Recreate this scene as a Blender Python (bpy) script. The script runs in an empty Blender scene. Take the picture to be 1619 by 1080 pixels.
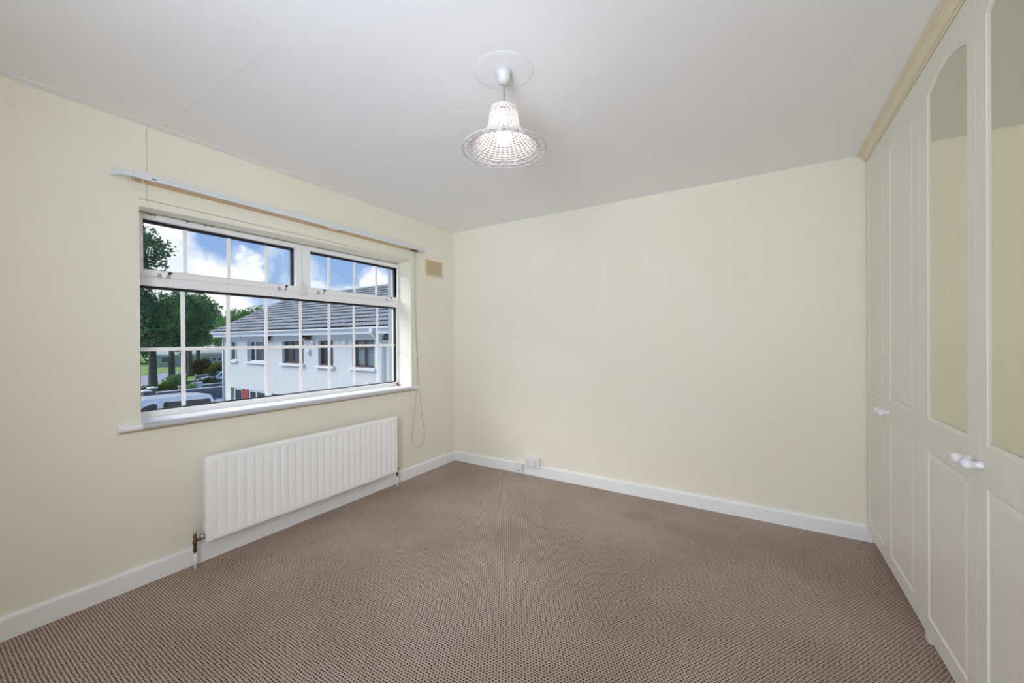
import bpy, bmesh, math, random
import numpy as np
from mathutils import Vector, Matrix
random.seed(7); rng = np.random.default_rng(7)
scene = bpy.context.scene
COL = scene.collection
PI = math.pi

# ------------------------------------------------------------------ node helper
def new_mat(name):
    m = bpy.data.materials.new(name); m.use_nodes = True
    nt = m.node_tree
    for n in list(nt.nodes): nt.nodes.remove(n)
    out = nt.nodes.new('ShaderNodeOutputMaterial')
    return m, nt, out
def N(nt, t, **kw):
    n = nt.nodes.new(t)
    for k, v in kw.items():
        if k.startswith('i_'):
            n.inputs[k[2:].replace('_', ' ')].default_value = v
        elif k[0]=='n' and k[1:].isdigit():
            n.inputs[int(k[1:])].default_value = v
        else: setattr(n, k, v)
    return n
def L(nt, a, ai, b, bi): nt.links.new(a.outputs[ai], b.inputs[bi])
def lin(r, g, b, a=1):
    f = lambda c: (c/255/12.92) if c/255 <= .04045 else ((c/255+.055)/1.055)**2.4
    return (f(r), f(g), f(b), a)

# ------------------------------------------------------------------ camera
cam_d = bpy.data.cameras.new('camera'); cam = bpy.data.objects.new('camera', cam_d); COL.objects.link(cam)
YAW, PITCH, ROLL = map(math.radians, (31.716, -.169, -.343))
fw0 = Vector((-math.sin(YAW), math.cos(YAW), 0)); rt0 = Vector((math.cos(YAW), math.sin(YAW), 0)); up0 = Vector((0, 0, 1))
fw = fw0*math.cos(PITCH) + up0*math.sin(PITCH); up1 = up0*math.cos(PITCH) - fw0*math.sin(PITCH)
rt = rt0*math.cos(ROLL) + up1*math.sin(ROLL); up2 = up1*math.cos(ROLL) - rt0*math.sin(ROLL)
M = Matrix((rt, up2, -fw)).transposed().to_4x4(); M.translation = Vector((2.735, .70, 1.26))
cam.matrix_world = M
cam_d.sensor_fit = 'HORIZONTAL'; cam_d.sensor_width = 36; cam_d.lens = 629.24/1619*36
cam_d.clip_start = .02; cam_d.clip_end = 1000
scene.camera = cam

# ------------------------------------------------------------------ sky
world = bpy.data.worlds.new('sky'); scene.world = world; world.use_nodes = True
nt = world.node_tree
for n in list(nt.nodes): nt.nodes.remove(n)
wo = nt.nodes.new('ShaderNodeOutputWorld'); bg = nt.nodes.new('ShaderNodeBackground'); L(nt, bg, 0, wo, 0)
tc = N(nt, 'ShaderNodeTexCoord')
sx = N(nt, 'ShaderNodeSeparateXYZ'); L(nt, tc, 'Generated', sx, 0)
grad = N(nt, 'ShaderNodeValToRGB'); L(nt, sx, 2, grad, 0)
e = grad.color_ramp.elements
e[0].position = 0.0; e[0].color = lin(196, 214, 238); e[1].position = .6; e[1].color = lin(88, 132, 202)
k = e.new(.13); k.color = lin(140, 174, 220)
n1 = N(nt, 'ShaderNodeTexNoise', noise_dimensions='3D', i_Scale=7.0, i_Detail=7.0, i_Roughness=.55)
L(nt, tc, 'Generated', n1, 'Vector')
dis = N(nt, 'ShaderNodeVectorMath', operation='SUBTRACT'); L(nt, n1, 'Color', dis, 0); dis.inputs[1].default_value = (.5, .5, .5)
dis2 = N(nt, 'ShaderNodeVectorMath', operation='SCALE'); L(nt, dis, 0, dis2, 0); dis2.inputs['Scale'].default_value = .16
pos = N(nt, 'ShaderNodeVectorMath', operation='ADD'); L(nt, tc, 'Generated', pos, 0); L(nt, dis2, 0, pos, 1)
# cumulus banks standing in the west, plus scattered ones all over the sky
CL = [((-.945, .25, .20), .10), ((-.945, .275, .13), .085), ((-.925, .355, .115), .075), ((-.905, .40, .135), .045),
      ((-.93, .37, .06), .09), ((-.76, .64, .12), .045), ((-.90, .43, .02), .07)]
prev = None
for c, r in CL:
    d = N(nt, 'ShaderNodeVectorMath', operation='DISTANCE'); L(nt, pos, 0, d, 0); d.inputs[1].default_value = c
    mr = N(nt, 'ShaderNodeMapRange', interpolation_type='SMOOTHSTEP'); L(nt, d, 'Value', mr, 'Value')
    mr.inputs['From Min'].default_value = r*1.12; mr.inputs['From Max'].default_value = r*.62
    if prev is None: prev = mr
    else:
        mx = N(nt, 'ShaderNodeMath', operation='MAXIMUM'); L(nt, prev, 0, mx, 0); L(nt, mr, 0, mx, 1); prev = mx
n2 = N(nt, 'ShaderNodeTexNoise', noise_dimensions='3D', i_Scale=3.1, i_Detail=8.0, i_Roughness=.55)
L(nt, pos, 0, n2, 'Vector')
m2 = N(nt, 'ShaderNodeMapRange', interpolation_type='SMOOTHSTEP'); L(nt, n2, 0, m2, 'Value')
m2.inputs['From Min'].default_value = .58; m2.inputs['From Max'].default_value = .74
mx = N(nt, 'ShaderNodeMath', operation='MAXIMUM'); L(nt, prev, 0, mx, 0); L(nt, m2, 0, mx, 1)
n3 = N(nt, 'ShaderNodeTexNoise', noise_dimensions='3D', i_Scale=12.0, i_Detail=5.0)
L(nt, tc, 'Generated', n3, 'Vector')
cr = N(nt, 'ShaderNodeValToRGB'); L(nt, n3, 0, cr, 0)
cr.color_ramp.elements[0].position = .35; cr.color_ramp.elements[0].color = lin(226, 232, 246)
cr.color_ramp.elements[1].position = .6; cr.color_ramp.elements[1].color = (1.05, 1.05, 1.06, 1)
mixc = N(nt, 'ShaderNodeMix', data_type='RGBA'); L(nt, mx, 0, mixc, 0); L(nt, grad, 0, mixc, 6); L(nt, cr, 0, mixc, 7)
# below the horizon the sky shader gives the soft ground haze
L(nt, mixc, 2, bg, 0); bg.inputs[1].default_value = 1.2

sun_d = bpy.data.lights.new('sun', 'SUN'); sun_d.energy = 4.8; sun_d.angle = math.radians(50); sun_d.color = (1, .97, .92)
sun = bpy.data.objects.new('sun', sun_d); COL.objects.link(sun)
sun.rotation_euler = Vector((.55, .45, -.70)).to_track_quat('-Z', 'Y').to_euler()

# fill light added beyond an unseen doorway behind the camera
door_fill_d = bpy.data.lights.new('doorway_fill', 'AREA'); door_fill_d.shape = 'RECTANGLE'; door_fill_d.size = .84; door_fill_d.size_y = 1.98
door_fill_d.energy = 29; door_fill_d.color = (.90, .985, 1.14)
door_fill = bpy.data.objects.new('doorway_fill', door_fill_d); COL.objects.link(door_fill)
door_fill.location = (2.5, -.42, 1.02); door_fill.rotation_euler = Vector((-.12, 1, .10)).to_track_quat('-Z', 'Y').to_euler()
# soft disc light added behind the camera to brighten the far end
fl_d = bpy.data.lights.new('rear_fill', 'AREA'); fl_d.shape = 'DISK'; fl_d.size = 1.0; fl_d.energy = 15; fl_d.spread = math.radians(110); fl_d.color = (.90, .985, 1.14)
fl = bpy.data.objects.new('rear_fill', fl_d); COL.objects.link(fl)
fl.location = (2.3, .15, 1.75); fl.rotation_euler = Vector((-.46, 1, .10)).to_track_quat('-Z', 'Y').to_euler()

vs = scene.view_settings
vs.view_transform = 'Standard'; vs.look = 'None'; vs.gamma = 1; vs.exposure = -0.02; vs.use_curve_mapping = False
scene.cycles.max_bounces = 12; scene.cycles.diffuse_bounces = 7; scene.cycles.transparent_max_bounces = 16
scene.cycles.use_denoising = True
scene.cycles.sample_clamp_indirect = 6

# ------------------------------------------------------------------ materials
def simple(name, col, rough=.6, metal=0, spec=.5, noise=0, nscale=8, bump=0, bscale=60, coat=0):
    m, nt, out = new_mat(name)
    b = N(nt, 'ShaderNodeBsdfPrincipled'); L(nt, b, 0, out, 0)
    b.inputs['Base Color'].default_value = col; b.inputs['Roughness'].default_value = rough
    b.inputs['Metallic'].default_value = metal; b.inputs['Specular IOR Level'].default_value = spec
    if coat: b.inputs['Coat Weight'].default_value = coat
    tc = N(nt, 'ShaderNodeTexCoord')
    if noise:
        n = N(nt, 'ShaderNodeTexNoise', i_Scale=nscale, i_Detail=6.0); L(nt, tc, 'Object', n, 'Vector')
        r = N(nt, 'ShaderNodeValToRGB'); L(nt, n, 0, r, 0)
        r.color_ramp.elements[0].position = .3; r.color_ramp.elements[1].position = .7
        r.color_ramp.elements[0].color = (col[0]*(1-noise), col[1]*(1-noise), col[2]*(1-noise), 1)
        r.color_ramp.elements[1].color = (min(1, col[0]*(1+noise)), min(1, col[1]*(1+noise)), min(1, col[2]*(1+noise)), 1)
        L(nt, r, 0, b, 'Base Color')
    if bump:
        n = N(nt, 'ShaderNodeTexNoise', i_Scale=bscale, i_Detail=4.0); L(nt, tc, 'Object', n, 'Vector')
        bp = N(nt, 'ShaderNodeBump'); bp.inputs['Strength'].default_value = bump; bp.inputs['Distance'].default_value = .01
        L(nt, n, 0, bp, 'Height'); L(nt, bp, 'Normal', b, 'Normal')
    return m

def line_mask(nt, coordsep, axis, at, width, wob=.004, rng_axis=None, lo=0, hi=1, seed=0):
    """thin hairline crack along one axis, between lo and hi of another axis"""
    w = N(nt, 'ShaderNodeTexNoise', noise_dimensions='1D', i_Scale=14.0, i_Detail=3.0); L(nt, coordsep, rng_axis, w, 'W')
    s = N(nt, 'ShaderNodeMath', operation='MULTIPLY_ADD'); L(nt, w, 0, s, 0); s.inputs[1].default_value = wob*2; s.inputs[2].default_value = at-wob
    d = N(nt, 'ShaderNodeMath', operation='SUBTRACT'); L(nt, coordsep, axis, d, 0); L(nt, s, 0, d, 1)
    a = N(nt, 'ShaderNodeMath', operation='ABSOLUTE'); L(nt, d, 0, a, 0)
    c = N(nt, 'ShaderNodeMath', operation='LESS_THAN'); L(nt, a, 0, c, 0); c.inputs[1].default_value = width
    g = N(nt, 'ShaderNodeMath', operation='GREATER_THAN'); L(nt, coordsep, rng_axis, g, 0); g.inputs[1].default_value = lo
    h = N(nt, 'ShaderNodeMath', operation='LESS_THAN'); L(nt, coordsep, rng_axis, h, 0); h.inputs[1].default_value = hi
    m1 = N(nt, 'ShaderNodeMath', operation='MULTIPLY'); L(nt, c, 0, m1, 0); L(nt, g, 0, m1, 1)
    m2 = N(nt, 'ShaderNodeMath', operation='MULTIPLY'); L(nt, m1, 0, m2, 0); L(nt, h, 0, m2, 1)
    return m2

def plaster(name, col, col2, crack=None, bump=.08, stains=False):
    m, nt, out = new_mat(name)
    b = N(nt, 'ShaderNodeBsdfPrincipled'); L(nt, b, 0, out, 0)
    b.inputs['Roughness'].default_value = .75; b.inputs['Specular IOR Level'].default_value = .25
    g = N(nt, 'ShaderNodeNewGeometry'); sp = N(nt, 'ShaderNodeSeparateXYZ'); L(nt, g, 'Position', sp, 0)
    n = N(nt, 'ShaderNodeTexNoise', i_Scale=1.1, i_Detail=5.0, i_Roughness=.55); L(nt, g, 'Position', n, 'Vector')
    r = N(nt, 'ShaderNodeValToRGB'); L(nt, n, 0, r, 0)
    r.color_ramp.elements[0].position = .35; r.color_ramp.elements[0].color = col
    r.color_ramp.elements[1].position = .68; r.color_ramp.elements[1].color = col2
    src = (r, 0)
    if stains:
        n4 = N(nt, 'ShaderNodeTexNoise', i_Scale=9.0, i_Detail=3.0); L(nt, g, 'Position', n4, 'Vector')
        r4 = N(nt, 'ShaderNodeMapRange'); L(nt, n4, 0, r4, 'Value'); r4.inputs['From Min'].default_value = .70; r4.inputs['From Max'].default_value = .80
        r4.inputs['To Max'].default_value = .12
        x = N(nt, 'ShaderNodeMix', data_type='RGBA'); L(nt, r4, 0, x, 0); L(nt, *src, x, 6); x.inputs[7].default_value = lin(190, 170, 140)
        src = (x, 2)
    for args in (crack or []):
        mk = line_mask(nt, sp, *args[:3], **args[3])
        mu = N(nt, 'ShaderNodeMath', operation='MULTIPLY'); L(nt, mk, 0, mu, 0); mu.inputs[1].default_value = args[4]
        x = N(nt, 'ShaderNodeMix', data_type='RGBA'); L(nt, mu, 0, x, 0); L(nt, *src, x, 6); x.inputs[7].default_value = lin(120, 110, 100)
        src = (x, 2)
    L(nt, *src, b, 'Base Color')
    n3 = N(nt, 'ShaderNodeTexNoise', i_Scale=45.0, i_Detail=5.0); L(nt, g, 'Position', n3, 'Vector')
    n5 = N(nt, 'ShaderNodeTexNoise', i_Scale=2.5, i_Detail=2.0); L(nt, g, 'Position', n5, 'Vector')
    ad = N(nt, 'ShaderNodeMath', operation='MULTIPLY_ADD'); L(nt, n5, 0, ad, 0); ad.inputs[1].default_value = 3.0; L(nt, n3, 0, ad, 2)
    bp = N(nt, 'ShaderNodeBump'); bp.inputs['Strength'].default_value = bump; bp.inputs['Distance'].default_value = .006
    L(nt, ad, 0, bp, 'Height'); L(nt, bp, 'Normal', b, 'Normal')
    return m

WALLC, WALLC2 = lin(238, 234, 216), lin(241, 238, 223)
MAT = {}
MAT['wall'] = plaster('wall_paint', WALLC, WALLC2, stains=True)
MAT['wall_left'] = plaster('wall_paint_cracked', WALLC, WALLC2, stains=True,
    crack=[(1, 1.4775, .0012, dict(rng_axis=2, lo=2.0, hi=2.4, wob=.003), .55)])
MAT['ceiling'] = plaster('ceiling_paint', lin(246, 246, 248), lin(249, 249, 251), bump=.10,
    crack=[(1, 1.530, .0009, dict(rng_axis=0, lo=.0, hi=1.15, wob=.003), .20), (0, 3.062, .0012, dict(rng_axis=1, lo=.2, hi=3.5, wob=.004), .09)])
MAT['gloss_white'] = simple('white_gloss_paint', lin(245, 245, 247), .4, noise=.01)
MAT['upvc'] = simple('white_upvc', lin(246, 246, 247), .28, noise=.01)
MAT['upvc_cream'] = simple('aged_upvc', lin(232, 229, 222), .35)
MAT['bar'] = simple('glazing_bar_white', lin(254, 254, 255), .35)
MAT['gasket'] = simple('black_rubber_gasket', (.006, .006, .008, 1), .6)
MAT['chrome'] = simple('dull_chrome', (.55, .55, .56, 1), .3, metal=1)
MAT['copper'] = simple('copper', lin(190, 120, 85), .4, metal=.8, noise=.2, nscale=60)
MAT['brass'] = simple('tarnished_brass', lin(120, 105, 80), .45, metal=.8, noise=.35, nscale=80)
MAT['black'] = simple('black_plastic', (.012, .012, .013, 1), .5)
MAT['rad'] = simple('radiator_enamel', lin(253, 253, 253), .35, noise=.012, nscale=5)
MAT['plastic'] = simple('white_plastic', lin(236, 236, 236), .35)
MAT['vent'] = simple('cream_vent_plastic', lin(232, 216, 184), .5)
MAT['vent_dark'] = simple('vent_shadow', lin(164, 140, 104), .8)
MAT['cord'] = simple('aged_cord', lin(150, 135, 110), .8)
MAT['dark_flex'] = simple('thin_flex', lin(95, 88, 80), .6)
MAT['knob'] = simple('white_ceramic_knob', lin(240, 238, 246), .15, coat=.3)
MAT['rail'] = simple('white_rail_enamel', lin(226, 230, 232), .35)
MAT['outer_reveal'] = simple('outer_reveal_render', lin(150, 160, 164), .9)
MAT['chip'] = simple('bare_brown_chip', lin(112, 92, 76), .9)
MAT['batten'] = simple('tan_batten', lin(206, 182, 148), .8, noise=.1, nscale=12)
MAT['felt'] = simple('dark_roof_felt', lin(48, 52, 58), .95)
MAT['rose'] = simple('aged_white_rose', lin(208, 208, 208), .5)
MAT['red'] = simple('red_brown_plastic', lin(120, 50, 40), .5)

def wardrobe_mat():
    m, nt, out = new_mat('cream_foil_woodgrain')
    b = N(nt, 'ShaderNodeBsdfPrincipled'); L(nt, b, 0, out, 0)
    b.inputs['Roughness'].default_value = .38; b.inputs['Specular IOR Level'].default_value = .4
    g = N(nt, 'ShaderNodeNewGeometry'); mp = N(nt, 'ShaderNodeMapping'); L(nt, g, 'Position', mp, 0); mp.inputs['Scale'].default_value = (60, 60, 2.2)
    n = N(nt, 'ShaderNodeTexNoise', i_Scale=2.2, i_Detail=5.0, i_Roughness=.6); L(nt, mp, 0, n, 'Vector')
    r = N(nt, 'ShaderNodeValToRGB'); L(nt, n, 0, r, 0)
    r.color_ramp.elements[0].position = .35; r.color_ramp.elements[0].color = lin(231, 228, 217)
    r.color_ramp.elements[1].position = .6; r.color_ramp.elements[1].color = lin(235, 232, 222)
    L(nt, r, 0, b, 'Base Color')
    bp = N(nt, 'ShaderNodeBump'); bp.inputs['Strength'].default_value = .04; bp.inputs['Distance'].default_value = .002
    L(nt, n, 0, bp, 'Height'); L(nt, bp, 'Normal', b, 'Normal')
    return m
MAT['wardrobe'] = wardrobe_mat()
MAT['cornice'] = simple('cream_cornice_foil', lin(229, 218, 189), .35, noise=.02, nscale=10)
def mirror_mat():
    m, nt, out = new_mat('old_mirror')
    b = N(nt, 'ShaderNodeBsdfPrincipled'); L(nt, b, 0, out, 0)
    b.inputs['Metallic'].default_value = 1; b.inputs['Roughness'].default_value = .015; b.inputs['Base Color'].default_value = lin(222, 221, 198)
    n = N(nt, 'ShaderNodeTexNoise', i_Scale=3.0); tc = N(nt, 'ShaderNodeTexCoord'); L(nt, tc, 'Object', n, 'Vector')
    mr = N(nt, 'ShaderNodeMapRange'); L(nt, n, 0, mr, 'Value'); mr.inputs['To Min'].default_value = .01; mr.inputs['To Max'].default_value = .03
    L(nt, mr, 0, b, 'Roughness')
    return m
MAT['mirror'] = mirror_mat()
def glass_mat():
    m, nt, out = new_mat('window_glass')
    t = N(nt, 'ShaderNodeBsdfTransparent'); t.inputs[0].default_value = (.975, .985, .98, 1)
    g = N(nt, 'ShaderNodeBsdfGlossy'); g.inputs['Roughness'].default_value = .0; g.inputs[0].default_value = (.9, .95, 1, 1)
    f = N(nt, 'ShaderNodeFresnel'); f.inputs[0].default_value = 1.45
    ge = N(nt, 'ShaderNodeNewGeometry'); inv = N(nt, 'ShaderNodeMath', operation='SUBTRACT'); inv.inputs[0].default_value = 1; L(nt, ge, 'Backfacing', inv, 1)
    fm = N(nt, 'ShaderNodeMath', operation='MULTIPLY'); L(nt, f, 0, fm, 0); L(nt, inv, 0, fm, 1)   # reflect once per pane, at its front face
    mx = N(nt, 'ShaderNodeMixShader'); L(nt, fm, 0, mx, 0); L(nt, t, 0, mx, 1); L(nt, g, 0, mx, 2); L(nt, mx, 0, out, 0)
    return m
MAT['glass'] = glass_mat()

def carpet_mat():
    m, nt, out = new_mat('woven_loop_carpet')
    b = N(nt, 'ShaderNodeBsdfPrincipled'); L(nt, b, 0, out, 0)
    b.inputs['Roughness'].default_value = .95; b.inputs['Specular IOR Level'].default_value = .1
    b.inputs['Sheen Weight'].default_value = .15
    g = N(nt, 'ShaderNodeNewGeometry')
    wob = N(nt, 'ShaderNodeTexNoise', i_Scale=3.0, i_Detail=2.0); L(nt, g, 'Position', wob, 'Vector')
    wob2 = N(nt, 'ShaderNodeTexNoise', i_Scale=70.0, i_Detail=2.0); L(nt, g, 'Position', wob2, 'Vector')
    def off(nz, s):
        a = N(nt, 'ShaderNodeVectorMath', operation='SUBTRACT'); L(nt, nz, 'Color', a, 0); a.inputs[1].default_value = (.5, .5, .5)
        c = N(nt, 'ShaderNodeVectorMath', operation='SCALE'); L(nt, a, 0, c, 0); c.inputs['Scale'].default_value = s; return c
    o1 = off(wob, .009); o2 = off(wob2, .007)
    p1 = N(nt, 'ShaderNodeVectorMath', operation='ADD'); L(nt, g, 'Position', p1, 0); L(nt, o1, 0, p1, 1)
    p2 = N(nt, 'ShaderNodeVectorMath', operation='ADD'); L(nt, p1, 0, p2, 0); L(nt, o2, 0, p2, 1)
    s = N(nt, 'ShaderNodeSeparateXYZ'); L(nt, p2, 0, s, 0)
    def mth(op, a, b_=None, c=None):
        n = N(nt, 'ShaderNodeMath', operation=op)
        for i, v in enumerate((a, b_, c)):
            if v is None: continue
            if isinstance(v, tuple): L(nt, v[0], v[1], n, i)
            else: n.inputs[i].default_value = v
        return (n, 0)
    yy = mth('DIVIDE', (s, 1), .0112)
    row = mth('FLOOR', yy); fy = mth('SUBTRACT', mth('FRACT', yy), .5)
    half = mth('MULTIPLY', mth('MODULO', row, 2.0), .5)
    xx = mth('ADD', mth('DIVIDE', (s, 0), .0142), half)
    fx = mth('SUBTRACT', mth('FRACT', xx), .5)
    d = mth('SQRT', mth('ADD', mth('POWER', mth('MULTIPLY', mth('ABSOLUTE', fx), 1.35), 2.0), mth('POWER', mth('MULTIPLY', mth('ABSOLUTE', fy), 1.75), 2.0)))
    mr = N(nt, 'ShaderNodeMapRange', interpolation_type='SMOOTHSTEP'); L(nt, *d, mr, 'Value')
    mr.inputs['From Min'].default_value = .30; mr.inputs['From Max'].default_value = .62
    fine = N(nt, 'ShaderNodeTexNoise', i_Scale=220.0, i_Detail=2.0); L(nt, g, 'Position', fine, 'Vector')
    big = N(nt, 'ShaderNodeTexNoise', i_Scale=1.6, i_Detail=4.0); L(nt, g, 'Position', big, 'Vector')
    lo = N(nt, 'ShaderNodeMix', data_type='RGBA'); L(nt, big, 0, lo, 0); lo.inputs[6].default_value = lin(46, 29, 22); lo.inputs[7].default_value = lin(60, 40, 33)
    hi = N(nt, 'ShaderNodeMix', data_type='RGBA'); L(nt, fine, 0, hi, 0); hi.inputs[6].default_value = lin(160, 139, 124); hi.inputs[7].default_value = lin(220, 202, 189)
    mx = N(nt, 'ShaderNodeMix', data_type='RGBA'); L(nt, mr, 0, mx, 0); L(nt, lo, 2, mx, 6); L(nt, hi, 2, mx, 7)
    # brown stain by the far wall and faint worn tracks
    dd = N(nt, 'ShaderNodeVectorMath', operation='DISTANCE'); L(nt, p1, 0, dd, 0); dd.inputs[1].default_value = (2.0, 3.58, 0)
    st = N(nt, 'ShaderNodeMapRange', interpolation_type='SMOOTHSTEP'); L(nt, dd, 'Value', st, 'Value')
    st.inputs['From Min'].default_value = .16; st.inputs['From Max'].default_value = .02; st.inputs['To Max'].default_value = .28
    sx_ = N(nt, 'ShaderNodeMix', data_type='RGBA', blend_type='MULTIPLY'); L(nt, st, 0, sx_, 0); L(nt, mx, 2, sx_, 6); sx_.inputs[7].default_value = lin(190, 130, 80)
    wr = N(nt, 'ShaderNodeMapRange'); L(nt, big, 0, wr, 'Value'); wr.inputs['From Min'].default_value = .4; wr.inputs['From Max'].default_value = .62
    wr.inputs['To Max'].default_value = .5
    w2 = N(nt, 'ShaderNodeMix', data_type='RGBA', blend_type='MULTIPLY'); L(nt, wr, 0, w2, 0); L(nt, sx_, 2, w2, 6); w2.inputs[7].default_value = lin(225, 205, 190)
    L(nt, w2, 2, b, 'Base Color')
    bp = N(nt, 'ShaderNodeBump'); bp.inputs['Strength'].default_value = .6; bp.inputs['Distance'].default_value = .003
    L(nt, mr, 0, bp, 'Height'); L(nt, bp, 'Normal', b, 'Normal')
    return m
MAT['carpet'] = carpet_mat()
def shade_mat():
    m, nt, out = new_mat('translucent_shade_plastic')
    d = N(nt, 'ShaderNodeBsdfDiffuse'); d.inputs[0].default_value = lin(222, 219, 221)
    t = N(nt, 'ShaderNodeBsdfTranslucent'); t.inputs[0].default_value = lin(250, 240, 228)
    gl = N(nt, 'ShaderNodeBsdfGlossy'); gl.inputs['Roughness'].default_value = .25
    mx = N(nt, 'ShaderNodeMixShader'); mx.inputs[0].default_value = .28; L(nt, d, 0, mx, 1); L(nt, t, 0, mx, 2)
    m2 = N(nt, 'ShaderNodeMixShader'); m2.inputs[0].default_value = .06; L(nt, mx, 0, m2, 1); L(nt, gl, 0, m2, 2); L(nt, m2, 0, out, 0)
    return m
MAT['shade'] = shade_mat()
def emit(name, col, s):
    m, nt, out = new_mat(name); e = N(nt, 'ShaderNodeEmission'); e.inputs[0].default_value = col; e.inputs[1].default_value = s; L(nt, e, 0, out, 0); return m
MAT['bulb'] = emit('lit_bulb', (1, .95, .89, 1), 24)
# outside
MAT['render_wall'] = simple('white_roughcast', lin(204, 206, 202), .9, noise=.04, nscale=3, bump=.5, bscale=25)
MAT['render_smooth'] = simple('white_smooth_render', lin(200, 206, 202), .85, noise=.02, nscale=1.5)
MAT['roof'] = simple('grey_concrete_tile', lin(166, 169, 170), .8, noise=.22, nscale=2.5, bump=.2, bscale=30)
MAT['ext_white'] = simple('exterior_white', lin(220, 222, 220), .5)
MAT['brown_frame'] = simple('brown_window_frame', lin(92, 66, 60), .5)
MAT['dark_glass'] = simple('dark_window_glass', lin(70, 80, 88), .08, spec=.8)
MAT['room_dark'] = simple('dim_room_behind_glass', lin(150, 156, 158), .9)
MAT['blind'] = simple('white_blind', lin(214, 222, 224), .8)
MAT['brick'] = simple('red_brick_panel', lin(150, 62, 56), .85, noise=.15, nscale=10)
MAT['grass'] = simple('lawn', lin(120, 150, 72), .95, noise=.2, nscale=.5)
MAT['asphalt'] = simple('asphalt', lin(146, 154, 168), .9, noise=.08, nscale=.4)
MAT['paving'] = simple('garden_paving', lin(120, 122, 122), .9, noise=.15, nscale=1)
MAT['garden_wall'] = simple('grey_garden_wall', lin(110, 114, 116), .95, noise=.12, nscale=2)
MAT['coping'] = simple('pale_coping', lin(226, 226, 222), .8)
MAT['bark'] = simple('bark', lin(88, 84, 76), .95, noise=.25, nscale=6)
MAT['car_white'] = simple('white_car_paint', lin(236, 240, 244), .25, coat=.5)
MAT['car_glass'] = simple('tinted_car_glass', lin(36, 48, 52), .08, spec=.8)
MAT['tyre'] = simple('tyre', lin(35, 35, 37), .8)
MAT['post_dark'] = simple('dark_green_post', lin(58, 66, 66), .6)
MAT['far_wall'] = simple('far_grey_wall', lin(176, 182, 186), .9, noise=.05, nscale=.5)
MAT['far_roof'] = simple('far_pale_roof', lin(186, 186, 180), .9, noise=.06, nscale=.6)
def leaf_mat(name, c1, c2, scale=.6):
    m, nt, out = new_mat(name)
    g = N(nt, 'ShaderNodeNewGeometry'); n = N(nt, 'ShaderNodeTexNoise', i_Scale=scale, i_Detail=5.0); L(nt, g, 'Position', n, 'Vector')
    r = N(nt, 'ShaderNodeValToRGB'); L(nt, n, 0, r, 0)
    r.color_ramp.elements[0].position = .35; r.color_ramp.elements[1].position = .65
    r.color_ramp.elements[0].color = c1; r.color_ramp.elements[1].color = c2
    d = N(nt, 'ShaderNodeBsdfDiffuse'); L(nt, r, 0, d, 0)
    t = N(nt, 'ShaderNodeBsdfTranslucent'); L(nt, r, 0, t, 0)
    mx = N(nt, 'ShaderNodeMixShader'); mx.inputs[0].default_value = .42; L(nt, d, 0, mx, 1); L(nt, t, 0, mx, 2); L(nt, mx, 0, out, 0)
    return m
MAT['leaf_dark'] = leaf_mat('broad_leaves_dark', lin(72, 116, 84), lin(124, 164, 110))
MAT['leaf_mid'] = leaf_mat('broad_leaves_mid', lin(78, 126, 80), lin(140, 178, 108))
MAT['leaf_yellow'] = leaf_mat('golden_hedge_leaves', lin(110, 128, 40), lin(170, 176, 70), 1.2)
MAT['leaf_hedge'] = leaf_mat('hedge_leaves', lin(58, 80, 44), lin(96, 120, 62), 1.5)
MAT['leaf_copper'] = leaf_mat('copper_hedge_leaves', lin(80, 70, 50), lin(104, 112, 56), 1.0)

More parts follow.
